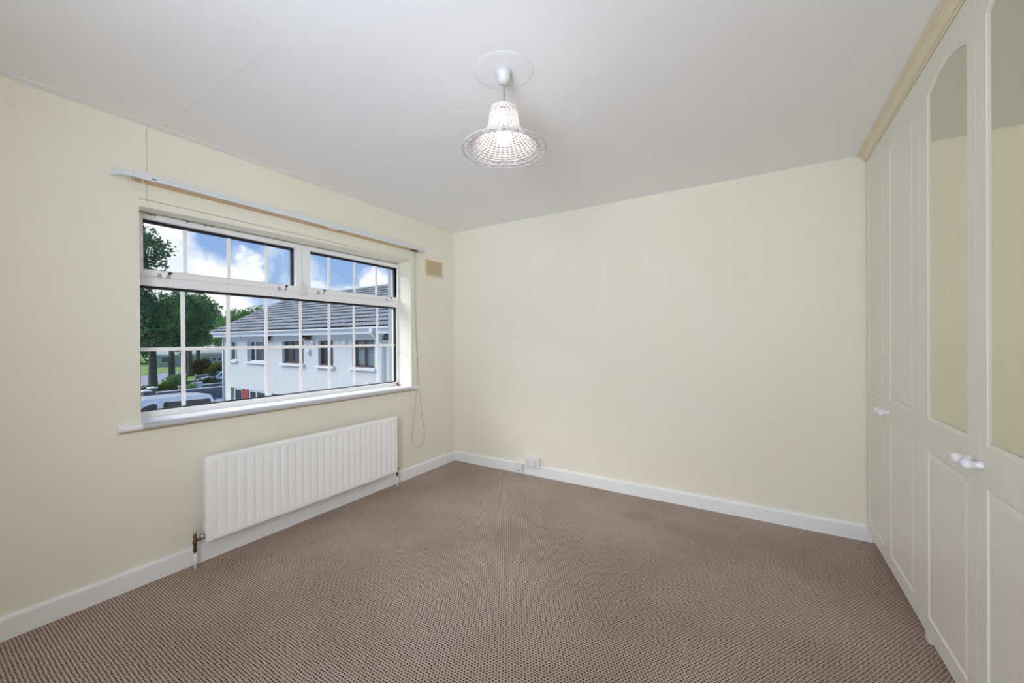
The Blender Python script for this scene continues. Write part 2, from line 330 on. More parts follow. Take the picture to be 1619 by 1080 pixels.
# ------------------------------------------------------------------ mesh helpers
class MB:
    def __init__(s): s.v = []; s.f = []; s.sm = []
    def add(s, vs, fs, smooth=False):
        o = len(s.v); s.v += [tuple(v) for v in vs]; s.f += [tuple(i+o for i in f) for f in fs]; s.sm += [smooth]*len(fs); return s
    def box(s, x0, x1, y0, y1, z0, z1, T=None):
        vs = [(x, y, z) for x in (x0, x1) for y in (y0, y1) for z in (z0, z1)]
        if T: vs = [T(Vector(v)) for v in vs]
        return s.add(vs, [(0, 1, 3, 2), (4, 6, 7, 5), (0, 4, 5, 1), (2, 3, 7, 6), (0, 2, 6, 4), (1, 5, 7, 3)])
    def tube(s, pts, r, n=8, closed=False, caps=True, smooth=True):
        pts = [Vector(p) for p in pts]; m = len(pts); rr = r if isinstance(r, (list, tuple)) else [r]*m
        rings = []; prevn = None
        for i, p in enumerate(pts):
            if closed: t = pts[(i+1) % m]-pts[i-1]
            else: t = pts[min(i+1, m-1)]-pts[max(i-1, 0)]
            t.normalize()
            if prevn is None:
                a = Vector((0, 0, 1)) if abs(t.z) < .9 else Vector((1, 0, 0)); nn = t.cross(a).normalized()
            else: nn = (prevn-t*prevn.dot(t)).normalized()
            prevn = nn; b = t.cross(nn)
            rings.append([p+(nn*math.cos(2*PI*k/n)+b*math.sin(2*PI*k/n))*rr[i] for k in range(n)])
        vs = [v for R in rings for v in R]; fs = []
        for i in range(m if closed else m-1):
            j = (i+1) % m
            for k in range(n): fs.append((i*n+k, i*n+(k+1) % n, j*n+(k+1) % n, j*n+k))
        if caps and not closed: fs += [tuple(range(n))[::-1], tuple((m-1)*n+k for k in range(n))]
        return s.add(vs, fs, smooth)
    def lathe(s, prof, c=(0, 0, 0), n=32, axis='z', smooth=True):
        vs = []
        for r, z in prof:
            for k in range(n):
                a = 2*PI*k/n; u, w = r*math.cos(a), r*math.sin(a)
                p = (u, w, z) if axis == 'z' else ((z, u, w) if axis == 'x' else (u, z, w))
                vs.append((p[0]+c[0], p[1]+c[1], p[2]+c[2]))
        fs = [(i*n+k, i*n+(k+1) % n, (i+1)*n+(k+1) % n, (i+1)*n+k) for i in range(len(prof)-1) for k in range(n)]
        if prof[0][0] > 0: fs.append(tuple(range(n))[::-1])
        if prof[-1][0] > 0: fs.append(tuple((len(prof)-1)*n+k for k in range(n)))
        return s.add(vs, fs, smooth)
    def extrude(s, poly, fn, a, b, smooth=False):
        """poly: 2-D outline; fn(u,v,t) -> point"""
        n = len(poly)
        vs = [fn(u, v, a) for u, v in poly]+[fn(u, v, b) for u, v in poly]
        fs = [tuple(range(n))[::-1], tuple(range(n, 2*n))]+[(i, (i+1) % n, n+(i+1) % n, n+i) for i in range(n)]
        return s.add(vs, fs, smooth)
    def make(s, name, mat, parent=None, bevel=0, loc=None, rotz=0, autosmooth=False, kind=None, label=None, cat=None, group=None, seg=2, fix=True):
        me = bpy.data.meshes.new(name); me.from_pydata(s.v, [], s.f); me.update()
        me.polygons.foreach_set('use_smooth', s.sm)
        if fix:
            bm = bmesh.new(); bm.from_mesh(me); bmesh.ops.recalc_face_normals(bm, faces=bm.faces[:]); bm.to_mesh(me); bm.free()
        me.materials.append(MAT[mat])
        o = bpy.data.objects.new(name, me); COL.objects.link(o)
        if parent: o.parent = parent
        if loc: o.location = loc
        o.rotation_euler.z = rotz
        if bevel:
            b = o.modifiers.new('bevel', 'BEVEL'); b.width = bevel; b.segments = seg; b.limit_method = 'ANGLE'; b.angle_limit = math.radians(40)
        props(o, label, cat, group, kind); return o
def props(o, label=None, cat=None, group=None, kind=None):
    if label: o['label'] = label
    if cat: o['category'] = cat
    if group: o['group'] = group
    if kind: o['kind'] = kind
def thing(name, label, cat, loc=(0, 0, 0), rotz=0, group=None, kind=None):
    o = bpy.data.objects.new(name, None); COL.objects.link(o); o.location = loc; o.rotation_euler.z = rotz
    o.empty_display_size = .1; props(o, label, cat, group, kind); return o
def dup(root, loc=None, label=None):
    r = root.copy(); COL.objects.link(r)
    if loc is not None: r.location = loc
    if label: r['label'] = label
    for ch in list(root.children):
        c = ch.copy(); COL.objects.link(c); c.parent = r
        for g in ch.children:
            d = g.copy(); COL.objects.link(d); d.parent = c
    return r
def wall_boxes(mb, u0, u1, z0, z1, holes, put):
    """tile a rectangle with boxes around rectangular holes; put(u0,u1,z0,z1)"""
    us = sorted({u0, u1, *[h[0] for h in holes], *[h[1] for h in holes]})
    for a, b in zip(us, us[1:]):
        hs = sorted([h for h in holes if h[0] < b-1e-6 and h[1] > a+1e-6], key=lambda h: h[2]); z = z0
        for h in hs:
            if h[2] > z+1e-6: put(a, b, z, h[2])
            z = h[3]
        if z1 > z+1e-6: put(a, b, z, z1)

# ------------------------------------------------------------------ room shell
XL, XR, YF, YB, H = 0.0, 3.92, -.02, 3.96, 2.4
WY0, WY1, WZ0, WZ1 = 1.445, 3.346, .806, 2.010
def S(name, mb, mat, **k): return mb.make(name, mat, kind='structure', **k)
S('floor', MB().box(XL-.3, XR+.2, YF-.9, YB+.2, -.2, 0), 'carpet', label='brown and beige woven loop carpet over the whole floor')
S('ceiling', MB().box(XL-.3, XR+.2, YF-.9, YB+.2, H, H+.2), 'ceiling', label='white painted plaster ceiling with faint joint cracks')
w = MB(); wall_boxes(w, YF-.12, YB+.2, 0, H, [(WY0, WY1, WZ0, WZ1)], lambda a, b, c, d: w.box(XL-.3, XL, a, b, c, d))
# plastered head of the opening, dropping a little towards its left end
w.add([(0, WY0, 1.971), (0, WY1, 2.004), (-.166, WY1, 1.992), (-.166, WY0, 1.9865), (0, WY0, 2.012), (0, WY1, 2.012), (-.166, WY1, 2.012), (-.166, WY0, 2.012)],
      [(0, 1, 2, 3), (7, 6, 5, 4), (0, 4, 5, 1), (1, 5, 6, 2), (2, 6, 7, 3), (3, 7, 4, 0)])
S('wall_left', w, 'wall_left', label='cream painted window wall')
S('wall_back', MB().box(XL, XR, YB, YB+.2, 0, H), 'wall', label='plain cream painted wall opposite the doorway')
S('wall_right', MB().box(XR, XR+.2, YF-.12, YB+.2, 0, H), 'wall', label='cream wall behind the wardrobes')
w = MB(); wall_boxes(w, XL, XR, 0, H, [(2.05, 2.95, 0, 2.05)], lambda a, b, c, d: w.box(a, b, YF-.12, YF, c, d))
S('wall_front', w, 'wall', label='cream wall behind the camera with a doorway added for the fill light')  # unseen doorway added to let the fill light into the room
w = MB(); w.box(1.95, 2.05, YF-.8, YF-.12, 0, H).box(2.95, 3.05, YF-.8, YF-.12, 0, H).box(1.95, 3.05, YF-.9, YF-.8, 0, H)
S('wall_fill_passage', w, 'wall', label='short passage added beyond the doorway for the fill light')  # passage added around the fill light, out of view
S('trim_3', MB().box(0, .055, 1.0, YB, 2.3978, 2.4), 'ceiling', bevel=.001, label='narrow plaster strip where the ceiling meets the window wall')
f = MB().box(2.05, 2.08, YF-.12, YF+.015, 0, 2.05).box(2.92, 2.95, YF-.12, YF+.015, 0, 2.05).box(2.05, 2.95, YF-.12, YF+.015, 2.02, 2.05)
f.box(1.98, 2.05, YF, YF+.015, 0, 2.12).box(2.95, 3.02, YF, YF+.015, 0, 2.12).box(1.98, 3.02, YF, YF+.015, 2.05, 2.12)
S('trim_1', f, 'gloss_white', label='white lining and architrave of the added doorway')  # dresses the doorway added for the fill light

def skirting(name, a, b, nrm, label):
    """rounded-top board along a straight floor line"""
    a, b, nv = Vector(a), Vector(b), Vector(nrm)
    d = (b-a); ln = d.length; d.normalize()
    prof = [(0, 0), (.018, 0), (.018, .084), (.016, .092), (.010, .098), (0, .099)]
    mb = MB(); mb.extrude(prof, lambda u, v, t: a+d*t+nv*u+Vector((0, 0, v)), 0, ln)
    return S(name, mb, 'gloss_white', label=label)
skirting('baseboard_left', (0, YF, 0), (0, YB, 0), (1, 0, 0), 'white skirting board under the window wall')
skirting('baseboard_back', (.018, YB, 0), (3.36, YB, 0), (0, -1, 0), 'white skirting board along the back wall')

# ------------------------------------------------------------------ window
XF = -.165        # room face of the frame
win = thing('window_1', 'white framed wide window with two top lights and white glazing bars', None, (0, 0, 0), kind='structure')
fr = MB()
F0, F1 = XF-.07, XF
fr.box(F0, F1, WY0, WY0+.045, .835, 1.985)            # jambs
fr.box(F0, F1, WY1-.018, WY1, .835, 1.985)
fr.box(F0, F1, WY0+.045, WY1-.018, .835, .874)        # bottom rail
fr.box(F0, F1, WY0+.045, WY1-.018, 1.578, 1.640)      # transom
fr.box(F0, F1, WY0+.045, WY1-.018, 1.972, 1.985)      # head
fr.box(F0, F1, 2.392, 2.432, 1.640, 1.972)            # mullion
fr.make('window_frame', 'upvc', win, bevel=.003)
MB().box(F0-.02, F0+.055, WY0, WY1, 1.985, 2.009).make('head_packer', 'upvc_cream', win)
def ring(mb, y0, y1, z0, z1, w, x0, x1):
    mb.box(x0, x1, y0, y1, z0, z0+w).box(x0, x1, y0, y1, z1-w, z1).box(x0, x1, y0, y0+w, z0+w, z1-w).box(x0, x1, y1-w, y1, z0+w, z1-w)
GX = XF-.028
def glazed(parent, y0, y1, z0, z1, bars, hbars):
    g = MB(); gx0, gx1 = GX-.012, GX+.013
    g.box(gx0, gx1, y0-.002, y1+.002, z0-.002, z0+.005).box(gx0, gx1, y0-.002, y1+.002, z1-.014, z1+.002)
    g.box(gx0, gx1, y0-.002, y0+.005, z0+.005, z1-.014).box(gx0, gx1, y1-.013, y1+.002, z0+.005, z1-.014); g.make('gasket', 'gasket', parent)
    MB().box(GX-.003, GX+.001, y0, y1, z0, z1).make('glass_pane', 'glass', parent)
    for b in bars: MB().box(GX+.0012, GX+.0045, b-.0105, b+.0105, z0+.006, z1-.012).make('glazing_bar', 'bar', parent)
    for h in hbars: MB().box(GX+.0014, GX+.0049, y0+.006, y1-.012, h-.0105, h+.0105).make('glazing_bar', 'bar', parent)
def catch(parent, y):
    o = MB().box(XF+.014, XF+.018, y-.030, y+.030, 1.628, 1.650)
    p = o.make('catch_plate', 'chrome', parent, bevel=.001)
    m = MB(); m.extrude([(-.016, .012), (.016, .012), (.006, -.020), (-.006, -.020)], lambda u, v, t: (t, y+u, 1.646+v), XF+.018, XF+.034)
    m.make('catch_lever', 'upvc', parent, bevel=.002)
    MB().box(XF+.012, XF+.026, y+.022, y+.036, 1.652, 1.663).make('catch_stop', 'black', parent)
for (y0, y1, bars, cs) in ((WY0+.012, 2.404, (1.704, 1.936, 2.169), (1.589, 2.254)), (2.420, WY1-.006, (2.645, 2.883, 3.111), (2.548, 3.212))):
    a, b = y0, y1
    sash = MB()
    gy0, gy1 = (a+.045, 2.356) if a < 2 else (2.468, 3.328)
    sash.box(XF-.04, XF+.014, a, gy0, 1.632, 1.977).box(XF-.04, XF+.014, gy1, b, 1.632, 1.977)
    sash.box(XF-.04, XF+.014, gy0, gy1, 1.632, 1.668).box(XF-.04, XF+.014, gy0, gy1, 1.948, 1.977)
    so = sash.make('sash', 'upvc', win, bevel=.003)
    glazed(so, gy0, gy1, 1.668, 1.948, bars, ())
    for c in cs: catch(so, c)
glazed(win, WY0+.045, 3.332, .874, 1.578, (1.691, 1.930, 2.164, 2.411, 2.644, 2.876, 3.121), (1.221,))
MB().box(XF+.014, XF+.026, 2.385, 2.430, 1.612, 1.690).make('cover_block', 'upvc_cream', win, bevel=.004)
MB().box(-.30, F0-.001, WY1-.006, WY1-.0005, WZ0+.03, 1.985).make('outer_reveal', 'outer_reveal', win)
MAT_CHIP = [(1.53, 1.9735, .020), (1.552, 1.9745, .012), (1.705, 1.976, .014), (1.795, 1.978, .010), (1.83, 1.979, .006), (1.975, 1.979, .007)]
for y, z, r in MAT_CHIP:
    m = MB(); n = 7; pts = [(y+math.cos(2*PI*k/n)*r*random.uniform(.5, 1.1), z+math.sin(2*PI*k/n)*.005*random.uniform(.5, 1.1)) for k in range(n)]
    m.extrude(pts, lambda u, v, t: (t, u, v), XF+.0142, XF+.0150); m.make('paint_chip', 'chip', win)
m = MB().box(-.14, -.115, 3.300, 3.322, .843, .853).box(-.150, -.140, 3.306, 3.316, .843, .872)
m.make('corner_wedge', 'red', win)
# inside sill board with rounded nose
prof = [(-.170, 0), (.012, 0)]+[(.012+.018*math.sin(a), .016-.016*math.cos(a)) for a in [i*PI/8 for i in range(1, 9)]]+[(-.170, .034)]
m = MB(); m.extrude([(u, v+.806) for u, v in prof if u < 0 or True], lambda u, v, t: (u, t, v), WY0+.001, WY1-.001)
m.extrude([(max(u, .0005), v+.806) for u, v in prof], lambda u, v, t: (u, t, v), 1.352, 3.426)
m.make('sill_board', 'gloss_white', win)
MB().box(.0005, .005, 1.362, 3.416, .797, .8055).make('sill_strip', 'batten', win, label='tan strip under the sill')  # thin tan strip running along below the sill board

# ------------------------------------------------------------------ pendant lamp
LX, LY = 1.821, 2.125
m = MB(); m.lathe([(.124-.0025*i, 2.4-.00005-.0009*(.5-.5*math.cos(2*PI*i/16))) for i in range(10)]+[(.095, 2.3991), (.05, 2.3990), (.0005, 2.3990)], (LX, LY, 0), 64)
S('trim_2', m, 'ceiling', label='faint round plaster ring on the ceiling around the lamp fitting')
lamp = thing('pendant_lamp', 'white hat-shaped lattice pendant lamp with lit bulb hanging from the ceiling', 'lamp', (LX, LY, H))
m = MB(); m.lathe([(.034, -.0035), (.034, -.014), (.029, -.018), (.026, -.036), (.021, -.048), (.010, -.052), (.004, -.055)], n=32)
m.make('ceiling_rose', 'rose', lamp)
MB().tube([(0, 0, -.052), (0, 0, -.20)], .0022, 6).make('flex', 'dark_flex', lamp)
m = MB(); m.lathe([(.003, -.155), (.012, -.157), (.017, -.17), (.019, -.20), (.017, -.225)], n=24); m.make('lamp_holder', 'plastic', lamp)
m = MB(); m.lathe([(.012, -.222), (.014, -.235), (.026, -.255), (.031, -.275), (.027, -.296), (.014, -.309), (.0005, -.312)], n=24)
m.make('light_bulb', 'bulb', lamp)
ZB = -.331
# profile (radius, z) of the hat-shaped shade, ceiling at 0
PROF = [(.030, -.150), (.044, -.151), (.056, -.157), (.0605, -.168), (.0625, -.185), (.064, -.205), (.066, -.225), (.070, -.242), (.078, -.258), (.090, -.274), (.104, -.289), (.119, -.303), (.133, -.315), (.145, -.324)]
def prof_at(s):
    ls = [0]
    for a, b in zip(PROF, PROF[1:]): ls.append(ls[-1]+math.dist(a, b))
    t = s*ls[-1]
    for i in range(len(PROF)-1):
        if t <= ls[i+1]+1e-9:
            k = (t-ls[i])/(ls[i+1]-ls[i]); return (PROF[i][0]*(1-k)+PROF[i+1][0]*k, PROF[i][1]*(1-k)+PROF[i+1][1]*k)
    return PROF[-1]
def circ(r, z, n=48): return [(r*math.cos(2*PI*k/n), r*math.sin(2*PI*k/n), z) for k in range(n)]
m = MB(); m.lathe([(.010, -.1505), (.044, -.1495), (.057, -.156), (.0615, -.168), (.0625, -.178), (.0595, -.178), (.0585, -.168), (.055, -.159), (.044, -.1525), (.010, -.1535)], n=40)
m.make('shade_cap', 'shade', lamp)
NR = 30
m = MB()
for k in range(NR):
    a = 2*PI*k/NR; pts = []
    for i in range(15):
        r, z = prof_at(.20+.80*i/14); pts.append((r*math.cos(a), r*math.sin(a), z))
    rr = [max(.0022, min(.0048, .0022+(math.hypot(p[0], p[1])-.062)*.034)) for p in pts]
    m.tube(pts, rr, 5)
m.make('shade_ribs', 'shade', lamp)
m = MB()
for i in range(17):
    r, z = prof_at(.23+.77*i/16); m.tube(circ(r, z), .0024 if i % 2 else .0017, 5, closed=True)
m.make('shade_rings', 'shade', lamp)
m = MB()
m.tube(circ(.1785, ZB, 64), .0026, 6, closed=True); m.tube(circ(.152, ZB+.003, 64), .0024, 6, closed=True)
NL = 22
for k in range(NL):
    a0 = 2*PI*k/NL; pts = []
    for j in range(14):
        q = 2*PI*j/14; rr = .1652+.0122*math.sin(q); aa = a0+math.cos(q)*.128; pts.append((rr*math.cos(aa), rr*math.sin(aa), ZB+.0015))
    m.tube(pts, .0018, 5, closed=True)
m.make('brim_loops', 'shade', lamp)

# ------------------------------------------------------------------ curtain rail
rail = thing('curtain_rail', 'white metal curtain rail with end brackets above the window', 'curtain rail', (0, 1.39, 2.11))
path = [(.004, -.050), (.030, -.034), (.055, -.012), (.068, .02), (.070, .06), (.070, 1.95), (.062, 2.01), (.030, 2.09), (.006, 2.13)]
prof = [(-.004, .016), (.006, .018), (.008, .006), (.004, -.002), (.007, -.012), (.003, -.016), (-.003, -.014), (-.004, 0)]
m = MB(); P = [Vector((x, y, 0)) for x, y in path]; rings = []
for i, p in enumerate(P):
    t = (P[min(i+1, len(P)-1)]-P[max(i-1, 0)]).normalized(); nn = Vector((t.y, -t.x, 0))
    rings.append([p+nn*u+Vector((0, 0, v)) for u, v in prof])
n = len(prof); fs = [(i*n+k, i*n+(k+1) % n, (i+1)*n+(k+1) % n, (i+1)*n+k) for i in range(len(P)-1) for k in range(n)]
fs += [tuple(range(n)), tuple((len(P)-1)*n+k for k in range(n))]
m.add([v for r in rings for v in r], fs); m.make('track', 'rail', rail)
for y in (.02, .62, 1.14, 1.90):
    m = MB().box(.0005, .066, y-.010, y+.010, .016, .021).box(.0005, .004, y-.014, y+.014, -.006, .026); m.make('wall_bracket', 'rail', rail)
m = MB().box(.073, .084, .015, .15, -.019, .013); m.make('pulley_housing', 'rail', rail, bevel=.002, label='white housing with a dark slot at the left end')
MB().box(.0835, .0855, .085, .10, -.012, -.006).make('slot', 'black', rail)
m = MB().box(.050, .074, 1.085, 1.16, -.022, -.014); m.make('overlap_carrier', 'vent', rail)
m = MB().box(.040, .074, 1.925, 1.985, -.030, -.014); m.make('end_pulley', 'dark_flex', rail, bevel=.002)
for y in (-.005, .015, .05): MB().tube([(.06, y, -.014), (.066, y+.004, -.030), (.056, y+.006, -.036), (.050, y+.002, -.026)], .0018, 5).make('glider_hook', 'vent', rail)
MB().box(.0005, .012, .03, 1.97, -.016, .024).make('batten', 'batten', rail, label='tan strip on the wall behind the track')
# pull cord looping down beside the window
cp = [(.058, 3.335, 2.082), (.045, 3.347, 1.9), (.030, 3.362, 1.6), (.022, 3.385, 1.3), (.020, 3.402, 1.08), (.020, 3.400, .90), (.020, 3.384, .74), (.020, 3.358, .56), (.020, 3.333, .42), (.020, 3.327, .36), (.020, 3.345, .305),
      (.020, 3.385, .272), (.020, 3.435, .262), (.020, 3.475, .300), (.020, 3.492, .36), (.020, 3.480, .46), (.020, 3.450, .62), (.020, 3.425, .80), (.021, 3.412, 1.00), (.022, 3.403, 1.085), (.026, 3.392, 1.3), (.034, 3.372, 1.62), (.050, 3.356, 1.92), (.060, 3.349, 2.082)]
def smooth_pts(ps, k=4):
    ps = [Vector(p) for p in ps]; out = []
    for i in range(len(ps)-1):
        p0, p1, p2, p3 = ps[max(i-1, 0)], ps[i], ps[i+1], ps[min(i+2, len(ps)-1)]
        for j in range(k):
            t = j/k; out.append(.5*((2*p1)+(-p0+p2)*t+(2*p0-5*p1+4*p2-p3)*t*t+(-p0+3*p1-3*p2+p3)*t**3))
    out.append(ps[-1]); return out
off = Vector((0, 1.39, 2.11))
m = MB(); m.tube([p-off for p in smooth_pts(cp)], .0013, 5); co = m.make('pull_cord', 'cord', rail, label='thin looped cord hanging beside the window')
m = MB(); m.lathe([(.001, -.012), (.004, -.008), (.005, 0), (.003, .010), (.001, .012)], n=8)
m.make('cord_knot', 'dark_flex', co, loc=Vector((.021, 3.4035, 1.082))-off)

# ------------------------------------------------------------------ wall vent
vent = thing('air_vent', 'small square cream louvred air vent high beside the window', 'vent', (0, 3.657, 1.974))
m = MB(); ring(m, -.122, .122, -.080, .080, .012, .0005, .010); m.make('vent_frame', 'vent', vent, bevel=.002)
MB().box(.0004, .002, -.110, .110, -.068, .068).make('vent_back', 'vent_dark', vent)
sl = None
for i in range(11):
    z = -.062+i*.0124
    if sl is None:
        m = MB(); m.add([(.002, -.110, .0060), (.008, -.110, .0010), (.008, -.110, -.0040), (.002, -.110, -.0030), (.002, .110, .0060), (.008, .110, .0010), (.008, .110, -.0040), (.002, .110, -.0030)],
              [(0, 1, 2, 3), (7, 6, 5, 4), (0, 4, 5, 1), (1, 5, 6, 2), (2, 6, 7, 3), (3, 7, 4, 0)])
        sl = m.make('slat', 'vent', vent, loc=(0, 0, z))
    else:
        o = sl.copy(); COL.objects.link(o); o.location.z = z
scr = None
for y, z in ((-.116, -.074), (.116, -.074), (.116, .074), (-.116, .074)):
    if scr is None:
        m = MB(); m.lathe([(.0035, .0), (.0035, .011), (.002, .012), (.0003, .012)], n=8, axis='x'); scr = m.make('screw', 'dark_flex', vent, loc=(0, y, z))
    else: o = scr.copy(); COL.objects.link(o); o.location = (0, y, z)

# ------------------------------------------------------------------ sockets on the back wall
def face_box(mb, w, h, d): mb.box(-w/2, w/2, -d, 0, -h/2, h/2)
so = thing('double_socket', 'white double power socket box on the wall just above the skirting', 'socket', (.951, YB, .128))
m = MB(); m.box(-.074, .074, -.032, -.0005, -.028, .045); m.make('back_box', 'plastic', so, bevel=.003)
m = MB(); m.box(-.076, .076, -.041, -.032, -.043, .045); m.make('face_plate', 'plastic', so, bevel=.004)
for cx in (-.038, .038):
    m = MB().box(cx-.0035, cx+.0035, -.0418, -.040, -.001, .009).box(cx-.014, cx-.006, -.0418, -.040, -.020, -.0155).box(cx+.006, cx+.014, -.0418, -.040, -.020, -.0155)
    m.make('pin_holes', 'black', so)
for cx in (-.014, .014): MB().box(cx-.006, cx+.006, -.0445, -.041, .016, .036).make('rocker_switch', 'plastic', so, bevel=.001)
bl = thing('junction_box', 'small blank white box on the skirting left of the double socket', 'junction box', (.808, YB-.018, .066))
m = MB().box(-.042, .042, -.026, -.0005, -.040, .037); m.make('box_body', 'plastic', bl, bevel=.003)
MB().box(-.010, .010, -.0275, -.026, -.034, -.030).make('slot', 'dark_flex', bl)
m = MB().tube([(.042, -.008, .0), (.052, -.008, .006), (.066, -.010, .022)], .003, 6); m.make('cable', 'plastic', bl)

# ------------------------------------------------------------------ radiator
ry0, ry1, rz0, rz1 = 1.683, 3.072, .140, .618
rad = thing('radiator', 'long white ribbed panel radiator on the wall below the window', 'radiator', (0, ry0, rz0))
LN, HT = ry1-ry0, rz1-rz0
NF = 26; pitch = (LN-.066)/NF
us = [0, .008, .033]+[.033+pitch*(k+j/8) for k in range(NF) for j in range(8)][1:]+[.033+pitch*NF, LN-.008, LN]
zs = [0, .006, .022, .028, .034, .042, .056, .10, HT/2, HT-.10, HT-.052, HT-.040, HT-.033, HT-.027, HT-.006, HT]
m = MB(); vs = []
def gz(z):
    a = min(1, max(0, (z-.022)/.030)); b = min(1, max(0, (HT-.027-z)/.022)); a = min(a, b); return a*a*(3-2*a)
for z in zs:
    for u in us:
        q = (u-.033)/pitch; g = 0
        if 0 <= q <= NF:
            ph = q-math.floor(q); g = math.exp(-((ph-.5)/.15)**2)
        e_ = .004 if (u in (0, LN) or z in (0, HT)) else 0
        vs.append((.120-.0070*g*gz(z)-e_, u, z))
nu = len(us); fs = [(j*nu+i, j*nu+i+1, (j+1)*nu+i+1, (j+1)*nu+i) for j in range(len(zs)-1) for i in range(nu-1)]
m.add(vs, fs, True)
per = [j*nu for j in range(len(zs))][::-1]+list(range(1, nu))+[j*nu+nu-1 for j in range(1, len(zs))]+[(len(zs)-1)*nu+i for i in range(nu-2, 0, -1)]
o_ = len(m.v); back = [(.088, vs[i][1], vs[i][2]) for i in per]; n = len(per)
m.add(back, [tuple(range(n))]); m.f += [(per[i], per[(i+1) % n], o_+(i+1) % n, o_+i) for i in range(n)]; m.sm += [False]*n
m.make('panel', 'rad', rad)
m = MB().box(.090, .108, .01, LN-.01, -.006, .002); m.make('bottom_seam', 'vent', rad)
for u in (.14, LN-.14): MB().box(.0005, .088, u-.02, u+.02, .10, .40).make('wall_hanger', 'rad', rad)
def valve(u, side, big):
    m = MB().tube([(.100, u+side*.002, .030), (.100, u-side*.020+0, .030)], .008, 10); a = m.make('valve', 'brass' if not big else 'copper', rad, label='tarnished radiator valve')
    m = MB().tube([(.070, u-side*.034, -.052), (.070, u-side*.034, .052)], [.0085, .0085], 10); m.tube([(.100, u-side*.018, .030), (.078, u-side*.034, .022)], .009, 10)
    m.tube([(.07, u-side*.034, .0), (.07, u-side*.034, .016)], .012, 6); m.make('valve_body', 'brass', a)
    m = MB().tube([(.070, u-side*.034, .052), (.070, u-side*.034, .062), (.070, u-side*.034, .075)], [.010, .006, .003], 8); m.make('spindle', 'chrome', a)
    if big:
        m = MB().tube([(.106, u-side*.004, .040), (.104, u-side*.022, .042)], [.013, .012], 12); m.make('union_nut', 'chrome', a)
    m = MB().tube([(.070, u-side*.034, -.139), (.070, u-side*.034, -.045)], .0085, 10); m.make('pipe', 'gloss_white', rad, label='white painted pipe rising from the floor')
valve(0.0, 1, True)
valve(LN, -1, False)

# ------------------------------------------------------------------ wardrobes
XD = 3.308; DT = .019
MID = .735
def arch_top(ya, yb, zs_, rise, n=14):
    c = (ya+yb)/2; hw = (yb-ya)/2
    R = (hw*hw+rise*rise)/(2*rise)
    return [(c-hw+2*hw*i/n, zs_+rise-(R-math.sqrt(max(0, R*R-(-hw+2*hw*i/n)**2)))) for i in range(n+1)]
def offset_outline(ya, yb, za, zs_, rise, d, n=14):
    """closed outline, inset by d: bottom-left, bottom-right, then arch right to left"""
    top = arch_top(ya, yb, zs_, rise, n) if rise else [(ya, zs_), (yb, zs_)]
    if rise:
        c = (ya+yb)/2; hw = (yb-ya)/2; R = (hw*hw+rise*rise)/(2*rise); zc = zs_+rise-R; r2 = R-d; h2 = hw-d
        top = [(c-h2+2*h2*i/n, zc+math.sqrt(r2*r2-(-h2+2*h2*i/n)**2)) for i in range(n+1)]
    else: top = [(ya+d, zs_-d), (yb-d, zs_-d)]
    return [(ya+d, za+d), (yb-d, za+d)]+top[::-1]
def door_mesh(y0, y1, z0, z1, pans, mirror_first):
    """slab in the y-z plane facing -x, panel mouldings cut in; pans bottom to top: (ya,yb,za,zs,rise)"""
    m = MB(); X = XD
    def q(*pts): m.add([(X, y, z) for y, z in pts], [tuple(range(len(pts)))])
    ya, yb = pans[0][0], pans[0][1]
    q((y0, z0), (ya, z0), (ya, z1), (y0, z1)); q((yb, z0), (y1, z0), (y1, z1), (yb, z1))
    zprev = z0
    for (a, b, za, zs_, rise) in pans:
        q((ya, zprev), (yb, zprev), (yb, za), (ya, za)); zprev = zs_
    a, b, za, zs_, rise = pans[-1]
    tp = arch_top(a, b, zs_, rise)
    for p, r in zip(tp, tp[1:]): q(p, r, (r[0], z1), (p[0], z1))
    for i, (a, b, za, zs_, rise) in enumerate(pans):
        glass = mirror_first and i == len(pans)-1
        steps = [(0, 0), (.004, .003), (.010, .0042), (.0125, .0046), (.0130, .0085)] if glass else [(0, 0), (.0035, .0045), (.008, .0062), (.0125, .0045), (.024, .0012), (.026, .0010)]
        loops = [[(X+h, y, z) for y, z in offset_outline(a, b, za, zs_, rise, d)] for d, h in steps]
        n = len(loops[0])
        for A, B in zip(loops, loops[1:]):
            m.add(A+B, [(k, (k+1) % n, n+(k+1) % n, n+k) for k in range(n)])
        if not glass: m.add(loops[-1], [tuple(range(n))])
    # sides and back
    m.add([(X, y0, z0), (X, y1, z0), (X, y1, z1), (X, y0, z1), (X+DT, y0, z0), (X+DT, y1, z0), (X+DT, y1, z1), (X+DT, y0, z1)],
          [(0, 1, 5, 4), (1, 2, 6, 5), (2, 3, 7, 6), (3, 0, 4, 7), (4, 5, 6, 7)])
    return m
def knob(parent, y, z):
    # lathe along -x: flared foot, waist, round head
    pr = [(.0125, .0005), (.0135, -.003), (.0125, -.008), (.0098, -.013), (.0095, -.017), (.0125, -.021), (.0155, -.026), (.0168, -.032), (.0152, -.039), (.0095, -.0445), (.0005, -.046)]
    m = MB(); m.lathe(pr, (0, 0, 0), 20, axis='x'); return m.make('knob', 'knob', parent, loc=(XD, y, z))
DZ0, DZ1 = .075, 2.347
